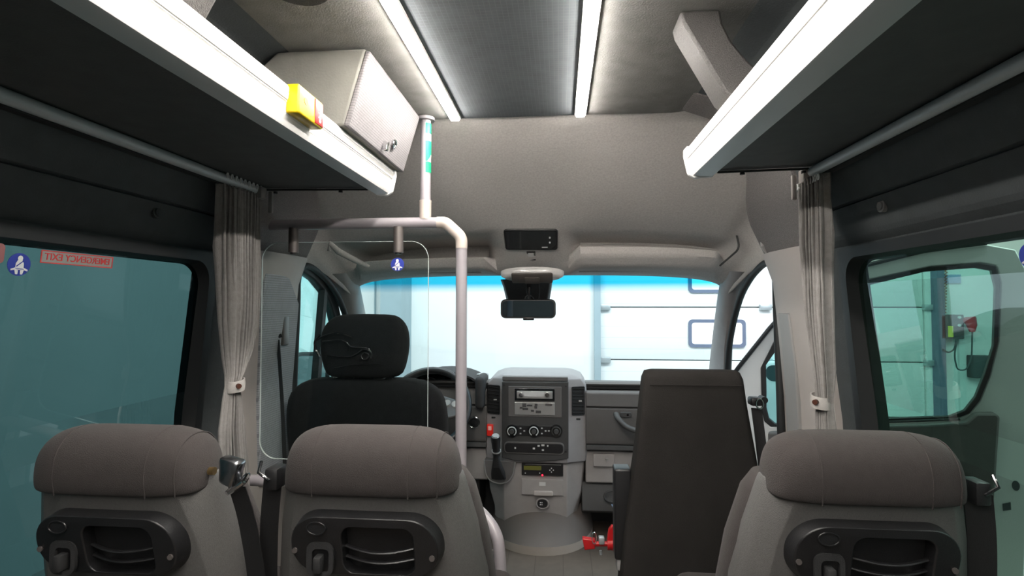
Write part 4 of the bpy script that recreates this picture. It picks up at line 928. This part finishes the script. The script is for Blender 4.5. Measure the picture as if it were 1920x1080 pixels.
# instrument cluster hood behind the steering wheel
wc = P(806, 757, 2.52)
b = B(); rings = []
for t in range(13):
    a_ = math.radians(180*t/12); rr = []
    for Y, k in ((2.66, 1.0), (2.66, .93), (2.86, .93), (2.90, 1.0)): rr.append(Vector((wc.x+.03+.21*k*math.cos(a_), Y, E-.455+.115*k*math.sin(a_)**.8)))
    rings.append(rr)
b.loft(rings, True, True); ch = obj('cluster_hood', b, 'blackmat', root)
b = B(); b.box(wc.x-.18, wc.x+.24, 2.78, 2.86, E-.54, E-.37, bev=.01); obj('instrument_cluster', b, 'gloss', root)
for dx_ in (-.06, .10):
    b = B(); c = Vector((wc.x+dx_, 2.776, E-.44)); b.tube([c+Vector((.05*math.cos(t*PI/12), 0, .05*math.sin(t*PI/12))) for t in range(25)], .002, 6); obj('dial_ring', b, 'silver', root)
# right edge of cluster binnacle
b = B(); b.box(wc.x+.20, wc.x+.245, 2.62, 2.80, P(880, 768, 2.62).z, E-.36, bev=.02, seg=4); obj('binnacle_side', b, 'blackmat', root)
# ------------------------------------------------------------------ steering wheel
root = thing('steering_wheel', wc, 'black steering wheel with grey button spokes in front of the driver seat', 'steering wheel')
tilt = math.radians(32); ux = Vector((1, 0, 0)); uy = Vector((0, math.sin(tilt), math.cos(tilt))); un = ux.cross(uy); RW = .195
if un.y > 0: un = -un
wc2 = P(812, 694, 2.6); wcc = wc2-uy*RW*1.0
b = B(); b.tube([wcc+ux*RW*math.cos(t*PI/24)+uy*RW*math.sin(t*PI/24) for t in range(48)]+[wcc+ux*RW, wcc+ux*RW*math.cos(PI/24)+uy*RW*math.sin(PI/24)], .0165, 14, caps=False); obj('wheel_rim', b, 'black', root)
b = B(); b.prism([wcc+ux*x+uy*y-un*.0 for x, y in rrect(-.085, .085, -.09, .06, .04, 5)], un*.05); obj('airbag_cover', b, 'black', root, bevel=.008)
for sx in (-1, 1):
    b = B(); b.prism([wcc+ux*sx*x+uy*y+un*.012 for x, y in ((.07, .05), (.12, .035), (.19, .01), (.185, -.035), (.12, -.06), (.07, -.06))], un*.024); sp = obj('wheel_spoke', b, 'dash', root, bevel=.006, label='grey spoke with button pad')
    b = B()
    for bx, by in ((.10, .012), (.135, .006)): c = wcc+ux*sx*bx+uy*by+un*.036; b.tube([c, c+un*.006], [.016, .014], 14)
    obj('button_pad', b, 'silver', sp)
# ------------------------------------------------------------------ engine cover, mat
b = B(); rings = []
for z, k, kw, mi in ((0, 0, 1.0, 0), (.040, .0, 1.0, 0), (.046, .006, .985, 0), (.075, .03, .96, 0), (.11, .07, .93, 0), (.15, .115, .90, 0), (.17, .14, .88, 0)):
    rr = []
    for i in range(33):
        th = PI*i/32; rr.append(Vector((CX+.02-.27*kw*math.cos(th), 2.95-(.37-k)*abs(math.sin(th))**.75, z)))
    rr += [Vector((CX+.27*kw+.02, 3.05, z)), Vector((CX-.27*kw+.02, 3.05, z))]
    rings.append(rr)
b.loft(rings); n = len(rings[0]); b.mi = [1 if i < n else 0 for i in range(len(b.mi))]
obj('engine_cover', b, ['cover', 'coverlt'], None, ang=40, label='grey moulded engine cover bulging onto the floor below the centre console', category='engine cover')
root = thing('floor_mat', (-.62, 2.2, 0), 'dark ribbed driver floor mat with pale binding left of the aisle', 'mat')
b = B(); pts = rrect(-1.0, -.265, 1.75, 2.60, .08, 5); b.prism([(x, y, .001) for x, y in pts], (0, 0, .009))
mm = M['carpet']; nt = mm.node_tree
wv = nt.nodes.new('ShaderNodeTexNoise'); wv.inputs['Scale'].default_value = 60; mp = nt.nodes.new('ShaderNodeMapping'); mp.inputs['Scale'].default_value = (2.2, .25, 1); tcx = nt.nodes.new('ShaderNodeTexCoord')
nt.links.new(tcx.outputs['Object'], mp.inputs[0]); nt.links.new(mp.outputs[0], wv.inputs['Vector'])
rp = nt.nodes.new('ShaderNodeValToRGB'); rp.color_ramp.elements[0].position = .42; rp.color_ramp.elements[1].position = .62; rp.color_ramp.elements[0].color = (.035, .03, .03, 1); rp.color_ramp.elements[1].color = (.19, .165, .155, 1)
nt.links.new(wv.outputs['Fac'], rp.inputs[0]); nt.links.new(rp.outputs[0], nt.nodes['Principled BSDF'].inputs['Base Color'])
obj('mat_pile', b, 'carpet', root, smooth=False)
b = B(); cl_ = [Vector((x, y, .008)) for x, y in pts]; b.tube(cl_+[cl_[0]], .006, 8); obj('mat_binding', b, 'edge', root)
# ------------------------------------------------------------------ fire extinguisher, leaflet
root = thing('fire_extinguisher', (.2, 2.0, .2), 'red fire extinguisher lying on its side beyond the crew seat armrest', 'fire extinguisher')
c = P(1148, 1020, 1.95); YX = 1.95
b = B(); b.tube([c+Vector((d_, 0, 0)) for d_ in (.0, .012, .03, .055, .36, .375)], [.022, .030, .052, .057, .057, .04], 24); obj('cylinder_body', b, 'red', root)
b = B(); b.tube([c+Vector((-.018, 0, 0)), c+Vector((.004, 0, 0))], .021, 18); b.tube([c+Vector((-.06, 0, -.002)), c+Vector((-.018, 0, 0))], .009, 12); obj('valve_head', b, 'red', root)
b = B(); b.prism([P(x, y, YX-.01) for x, y in ((1092, 1010), (1116, 1013), (1116, 1030), (1096, 1032))], (0, .025, 0)); obj('squeeze_lever', b, 'red', root, bevel=.003)
b = B(); b.prism([P(x, y, YX-.012) for x, y in ((1138, 1018), (1141, 995), (1147, 986), (1155, 988), (1155, 1005), (1150, 1022))], (0, .02, 0)); obj('hose_horn', b, 'red', root, bevel=.004)
b = B(); p = P(1127, 1012, YX-.02); b.box(p.x-.008, p.x+.012, p.y-.004, p.y+.02, p.z-.016, p.z+.008, bev=.003); b.tube([P(1126, 1032, YX-.01), P(1127, 1040, YX-.01)], .005, 8); vb = obj('valve_body', b, 'steel', root)
b = B(); p = P(1114, 1009, YX-.02); b.tube([p+Vector((.008*math.cos(t*PI/8), 0, .020*math.sin(t*PI/8))) for t in range(17)], .0016, 6); obj('pull_ring', b, 'chrome', vb)
b = B(); b.box(c.x+.05, c.x+.30, 1.90, 2.0, 0.0, c.z-.06, bev=.01); obj('mounting_block', b, 'blackmat', root)
b = B(); q0 = P(1146, 946, 2.712); b.prism([q0, P(1162, 944, 2.712), P(1162, 970, 2.712), P(1154, 964, 2.712)], (0, .004, 0)); obj('leaflet', b, mat('blue_white_leaflet', (.25, .35, .75), .6, 0, 60, .9), None, smooth=False, label='small blue and white leaflet poking out beyond the crew seat armrest', category='leaflet')
# ------------------------------------------------------------------ overhead parts
def hdr(px, py):
    """point of the bulge centre profile seen at a pixel"""
    best = None
    for i in range(400):
        Y = 1.7+.75*i/400; p = P(px, py, Y); h = interp(Y, PA); d = (p.z-E)-h
        if d >= 0: return p
    return p
def slab(pxs, off0, th, m, name, par, bev=.003, **kw):
    pts = [hdr(*p) for p in pxs]; nrm = Vector((0, -.62, -.78)) if False else (pts[1]-pts[0]).cross(pts[2]-pts[0]).normalized()
    if nrm.y > 0: nrm = -nrm
    b = B(); b.prism([p+nrm*off0 for p in pts], nrm*th); return obj(name, b, m, par, bevel=bev, ang=30, **kw)
def rpx(x0, x1, y0, y1, r, n=4): return [(x, y) for x, y in rrect(x0, x1, y0, y1, r, n)]
p = hdr(995, 447)
root = thing('overhead_display', p, 'dark rounded rectangular display panel on the overhead bulge above the mirror', 'display')
# flat slab from 4 corners
def flat(x0, x1, y0, y1, r, off0, th, m, name, par, bev=.003, **kw):
    A = hdr(x0, y0); Bq = hdr(x1, y0); Cq = hdr((x0+x1)/2, y1)
    ex = (Bq-A).normalized(); mid = (A+Bq)/2; ey = (Cq-mid); ey -= ex*ey.dot(ex); hl = ey.length; ey.normalize(); nrm = ex.cross(ey)
    if nrm.y > 0: nrm = -nrm
    w = (Bq-A).length/2; b = B(); b.prism([mid+ex*x+ey*(hl/2+z)+nrm*off0 for x, z in rrect(-w, w, -hl/2, hl/2, r, 5)], nrm*th)
    return obj(name, b, m, par, bevel=bev, ang=30, **kw)
flat(944, 1046, 428, 466, .014, -.004, .014, 'black', 'display_case', root); flat(948, 1042, 430, 463, .010, .0098, .0012, 'gloss', 'display_screen', root, bev=0)
for x, y in ((1031, 442), (1031, 451)): flat(x-1.5, x+1.5, y-1.5, y+1.5, .001, .011, .0008, 'white', 'display_dot', root, bev=0)
flat(1016, 1027, 459, 461, .0005, .011, .0008, 'white', 'display_lettering', root, bev=0)
b = None; root = thing('sensor_button', hdr(995, 479), 'small black square button below the overhead display', 'button')
flat(987, 1004, 470, 487, .003, -.002, .006, 'gloss', 'button_case', root, bev=.001); flat(990, 1001, 473, 480, .004, .004, .001, 'symbol', 'button_symbol', root, bev=0)
# dome lamp
root = thing('dome_lamp', P(998, 518, 2.33), 'wide oval interior lamp with grey centre above the rear-view mirror', 'lamp')
c = P(998, 514, 2.30)
def oval(w, h_, n=28): return [(w*math.copysign(abs(math.cos(2*PI*i/n))**.8, math.cos(2*PI*i/n)), h_*math.sin(2*PI*i/n)) for i in range(n)]
ey = Vector((0, .45, -.5)).normalized()
ey = Vector((0, .8, -.55)).normalized(); nr = Vector((0, -.55, -.8)).normalized()
b = B(); b.loft([[c+Vector((x, 0, 0))+ey*z*1.6+nr*o_ for x, z in oval(w_, h_)] for w_, h_, o_ in ((.138, .024, -.01), (.136, .0235, .008), (.120, .017, .020))]); lo = obj('lamp_lens', b, 'lens', root, ang=60)
b = B(); b.box(-.088, .088, -.034, .034, -.002, .008, bev=.006, xf=lambda v: c+Vector((v.x, 0, 0))+ey*v.y+nr*(v.z+.018)); obj('lamp_centre', b, 'cover', root)
b = B(); b.box(-.032, .032, -.012, .030, 0, .005, bev=.004, xf=lambda v: c+Vector((v.x, 0, 0))+ey*v.y+nr*(v.z+.026)); obj('lamp_switch', b, 'cover', root)
# rear-view mirror + sensor housing
YM = 2.42
root = thing('rearview_mirror', P(990, 578, YM), 'black framed rear-view mirror hanging from the windscreen centre', 'mirror')
b = B(); rings = []
a = P(939, 561, YM); c = P(1042, 597, YM)
for o_, k in ((0, -.003), (-.004, 0), (.022, .0), (.04, -.02)):
    rings.append([Vector((x, YM+o_, z)) for x, z in rrect(a.x-k, c.x+k, c.z-k, a.z+k, .022+k*.5, 5)])
b.loft([rings[0], rings[1], rings[2], rings[3]]); obj('mirror_case', b, 'black', root)
b = B(); b.loft([[Vector((x, YM-.0045-o_, z)) for x, z in rrect(a.x+.008, c.x-.008, c.z+.008, a.z-.008, .015, 5)] for o_ in (0, .002)]); obj('mirror_glass', b, 'mirror', root)
b = B(); p = P(991, 598, YM); b.box(p.x-.025, p.x+.025, YM-.006, YM+.01, p.z-.006, p.z+.008, bev=.003); obj('mirror_foot', b, 'black', root)
b = B(); b.tube([P(990, 575, YM+.03), P(992, 550, YM+.05), P(992, 530, YM+.06)], .010, 10, rnd=.01); st = obj('mirror_stem', b, 'black', root)
for pts in ([(984, 562), (985, 556), (993, 553), (1000, 558), (1001, 562)], [(1010, 530), (1012, 545), (1010, 562)], [(988, 530), (986, 545), (990, 556)]):
    b = B(); b.tube(fillet([P(x, y, YM+.012) for x, y in pts], .02), .0016, 6); obj('mirror_cable', b, 'rubber', root)
b = B(); rings = []
for py, x0, x1, Y in ((524, 938, 1036, 2.40), (540, 944, 1034, 2.46), (564, 950, 1030, 2.50)):
    A = P(x0, py, Y+.03); C = P(x1, py, Y+.03); rings.append([A, A+Vector((.012, -.02, 0)), C+Vector((-.012, -.02, 0)), C, C+Vector((0, .05, 0)), A+Vector((0, .05, 0))])
b.loft(rings); obj('sensor_housing', b, 'black', None, bevel=.004, label='black sensor housing on the windscreen behind the rear-view mirror', category='sensor housing')
# sun visors, grab handle, coat hook
for x0, x1, lab, t in ((668, 905, 'left sun visor folded flat above the windscreen with a small white label', True), (1085, 1335, 'right sun visor folded flat above the windscreen', False)):
    root = thing('sun_visor', P((x0+x1)/2, 513, 2.40), lab, 'sun visor')
    A = P(x0, 510, 2.41); C = P(x1, 510, 2.41); zt_ = E+(.150 if t else .153)
    b = B(); b.box(A.x, C.x, 2.36, 2.455, zt_-.012, zt_+.002, bev=.005, seg=3); vs_ = obj('visor_board', b, 'headliner', root)
    if t:
        b = B(); l0 = P(766, 508, 2.357); l1 = P(808, 512, 2.357); b.box(l0.x, l1.x, 2.3555, 2.358, zt_-.009, zt_-.001); obj('visor_label', b, 'white', vs_, smooth=False)
b = B(); b.tube([P(617, 470, 2.02), P(617, 455, 2.0), P(635, 472, 2.04), P(662, 486, 2.12), P(690, 500, 2.2)], [.008, .012, .014, .013, .010], 10, flat=.7)
obj('grab_handle', b, 'headliner', None, label='grey curved grab handle above the driver side window', category='grab handle')
b = B(); b.tube([P(1428, 452, 1.90), P(1430, 462, 1.885), P(1437, 474, 1.89)], [.005, .008, .004], 10); obj('coat_hook', b, 'pillar_dk', None, label='small grey coat hook at the top of the right door opening', category='hook')
b = B(); b.tube([P(1381, 440, 2.12), P(1387, 466, 2.08), P(1350, 498, 2.20)], .004, 8, rnd=.03); obj('airbag_seam', b, 'dashdk', header)
b = B(); c = P(620, 458, 1.98)
# ------------------------------------------------------------------ garage outside
GZ = -.55; YW = 6.0
b = B(); b.box(-6, 7.5, -3, 6.3, GZ-.1, GZ); struct('floor_garage', b, 'gfloor', smooth=False)
dl = P(1117, 600, YW).x; dr_ = P(1735, 600, YW).x
b = B(); b.box(-6, dl, YW, YW+.2, GZ, 4.2); b.box(dr_, 7.5, YW, YW+.2, GZ, 4.2); b.box(dl, dr_, YW, YW+.2, 3.6, 4.2); struct('wall_garage', b, 'gwall', smooth=False)
b = B(); b.box(-3.6, -3.4, -3, YW, GZ, 4.2); struct('wall_garage_left', b, 'gwallb', smooth=False)
root = thing('garage_door', ((dl+dr_)/2, YW, GZ), 'white sectional garage door with dark framed windows beyond the windscreen', 'garage door')
zl = [P(1200, 576, YW).z, P(1200, 675, YW).z]; ph_ = zl[0]-zl[1]
z = zl[0]+2*ph_
zs_ = []
while z > GZ: zs_.append(z); z -= ph_
zs_ = [zs_[0]+ph_]+zs_+[GZ]
wins = []
for i, (zt_, zb_) in enumerate(zip(zs_, zs_[1:])):
    b = B(); b.box(dl+.01, dr_-.01, YW+.02, YW+.06, zb_+.006, zt_-.006, bev=.004); pn = obj('door_panel', b, 'gdoor', root)
b = B()
for z in zs_[1:-1]: b.box(dl, dr_, YW+.045, YW+.055, z-.02, z+.02)
obj('panel_joint', b, 'boxdk', root, smooth=False)
for py0, py1 in ((508, 549), (599, 652)):
    for px0, px1 in ((1291, 1399),):
        A = P(px0, py0, YW); C = P(px1, py1, YW); b = B()
        b.ring([Vector((x, YW+.0, z)) for x, z in rrect(A.x, C.x, C.z, A.z, .045, 5)], [Vector((x, YW, z)) for x, z in rrect(A.x+.035, C.x-.035, C.z+.035, A.z-.035, .03, 5)], (0, .025, 0)); wf = obj('window_frame', b, 'gframe', root)
        b = B(); b.prism([Vector((x, YW+.014, z)) for x, z in rrect(A.x+.03, C.x-.03, C.z+.03, A.z-.03, .03, 5)], (0, .004, 0)); obj('window_pane', b, 'skylight', wf, smooth=False)
b = B(); xj = P(1126, 600, YW).x
b.box(dl-.02, dl+.05, YW-.06, YW+.02, GZ, 3.6); obj('door_track', b, 'gcol', root, smooth=False)
xj = P(1753, 600, YW).x; b = B(); b.box(xj-.035, xj+.035, YW-.10, YW, GZ, 3.6); obj('door_track', b, 'gframe', root, smooth=False)
for z in [q_ for q_ in zs_[1:-1]]:
    for x in (dl+.09, dr_+.03, P(1433, 576, YW).x):
        b = B(); b.box(x-.05, x+.07, YW-.03, YW+.025, z-.03, z+.03, bev=.005); obj('roller_hinge', b, 'steel', root)
# left corner column, conduit
b = B(); A = P(724, 600, 5.8); C = P(762, 600, 5.8); b.box(A.x, C.x, 5.6, 6.0, GZ, 4.2); obj('steel_column', b, 'gcol', None, smooth=False, label='pale blue-grey steel column by the garage wall left of centre', category='column')
b = B(); A = P(703, 600, 5.97); b.cyl((A.x, 5.97, GZ), (A.x, 5.97, 4.0), .012, 8); obj('wall_conduit', b, 'gcol', None, label='thin vertical conduit on the garage wall left of the column', category='conduit')
# control box, plug, hose, sign
YG = 5.9
root = thing('door_control_box', P(1786, 636, YG), 'dark control box with yellow label on the garage wall by the door', 'control box')
A = P(1764, 590, YG); C = P(1809, 636, YG); b = B(); b.box(A.x, C.x, YG, YW, C.z, A.z, bev=.01); cb_ = obj('box_body', b, 'boxdk', root)
A = P(1777, 611, YG); C = P(1787, 632, YG); b = B(); b.box(A.x, C.x, YG-.006, YG, C.z, A.z); obj('yellow_label', b, 'labely', cb_, smooth=False)
for py in (595, 610): b = B(); p = P(1798, py, YG); b.cyl(p, p-Vector((0, .015, 0)), .014, 10); obj('indicator', b, 'white', cb_)
root = thing('power_plug', P(1820, 620, YG), 'red industrial plug with hanging grey cable right of the control box', 'plug')
b = B(); b.tube([P(1814, 602, YG), P(1820, 600, YG-.04), P(1822, 610, YG-.04), P(1823, 622, YG-.04)], [.045, .055, .045, .025], 12); obj('plug_body', b, 'red', root)
b = B(); b.tube(fillet([P(x, y, YG-.03) for x, y in ((1823, 622), (1822, 670), (1812, 694), (1795, 694), (1789, 668), (1794, 640))], .2), .007, 8); obj('plug_cable', b, 'boxdk', root)
b = B(); b.tube(fillet([P(x, y, YG-.01) for x, y in ((1793, 636), (1790, 655), (1778, 662), (1768, 655))], .1), .008, 8); obj('control_cable', b, 'boxdk', None, label='short dark cable loop hanging under the control box', category='cable')
A = P(1825, 667, YG); C = P(1863, 710, YG); b = B(); b.box(A.x, C.x, YG, YW, C.z, A.z, bev=.01); obj('distribution_box', b, 'boxdk', None, label='plain dark grey box low on the garage wall right of the plug cable', category='box')
A = P(1764, 515, YW-.02); C = P(1802, 531, YW-.02); b = B(); b.box(A.x, C.x, YW-.02, YW, C.z, A.z); obj('wall_sign', b, 'signblue', None, smooth=False, label='small pale blue sign on the garage wall above the control box', category='sign')
b = B(); pts = []
p0 = P(1774, 500, 5.97); p1 = P(1766, 790, 5.97)
for i in range(600):
    t = i/599; c = lerp(p0, p1, t); r = .010; pts.append(c+Vector((r*math.cos(t*2*PI*50), r*math.sin(t*2*PI*50), 0)))
b.tube(pts, .004, 5); obj('coiled_cable', b, 'hose', None, label='thin orange coiled cable hanging before the garage door track', category='cable')
b = B(); A = P(1800, 640, YW); b.box(A.x-.03, A.x+.03, YW-.03, YW, GZ, P(1800, 636, YW).z); obj('cable_duct', b, 'gwallb', None, smooth=False, label='pale vertical cable duct below the control box', category='duct')
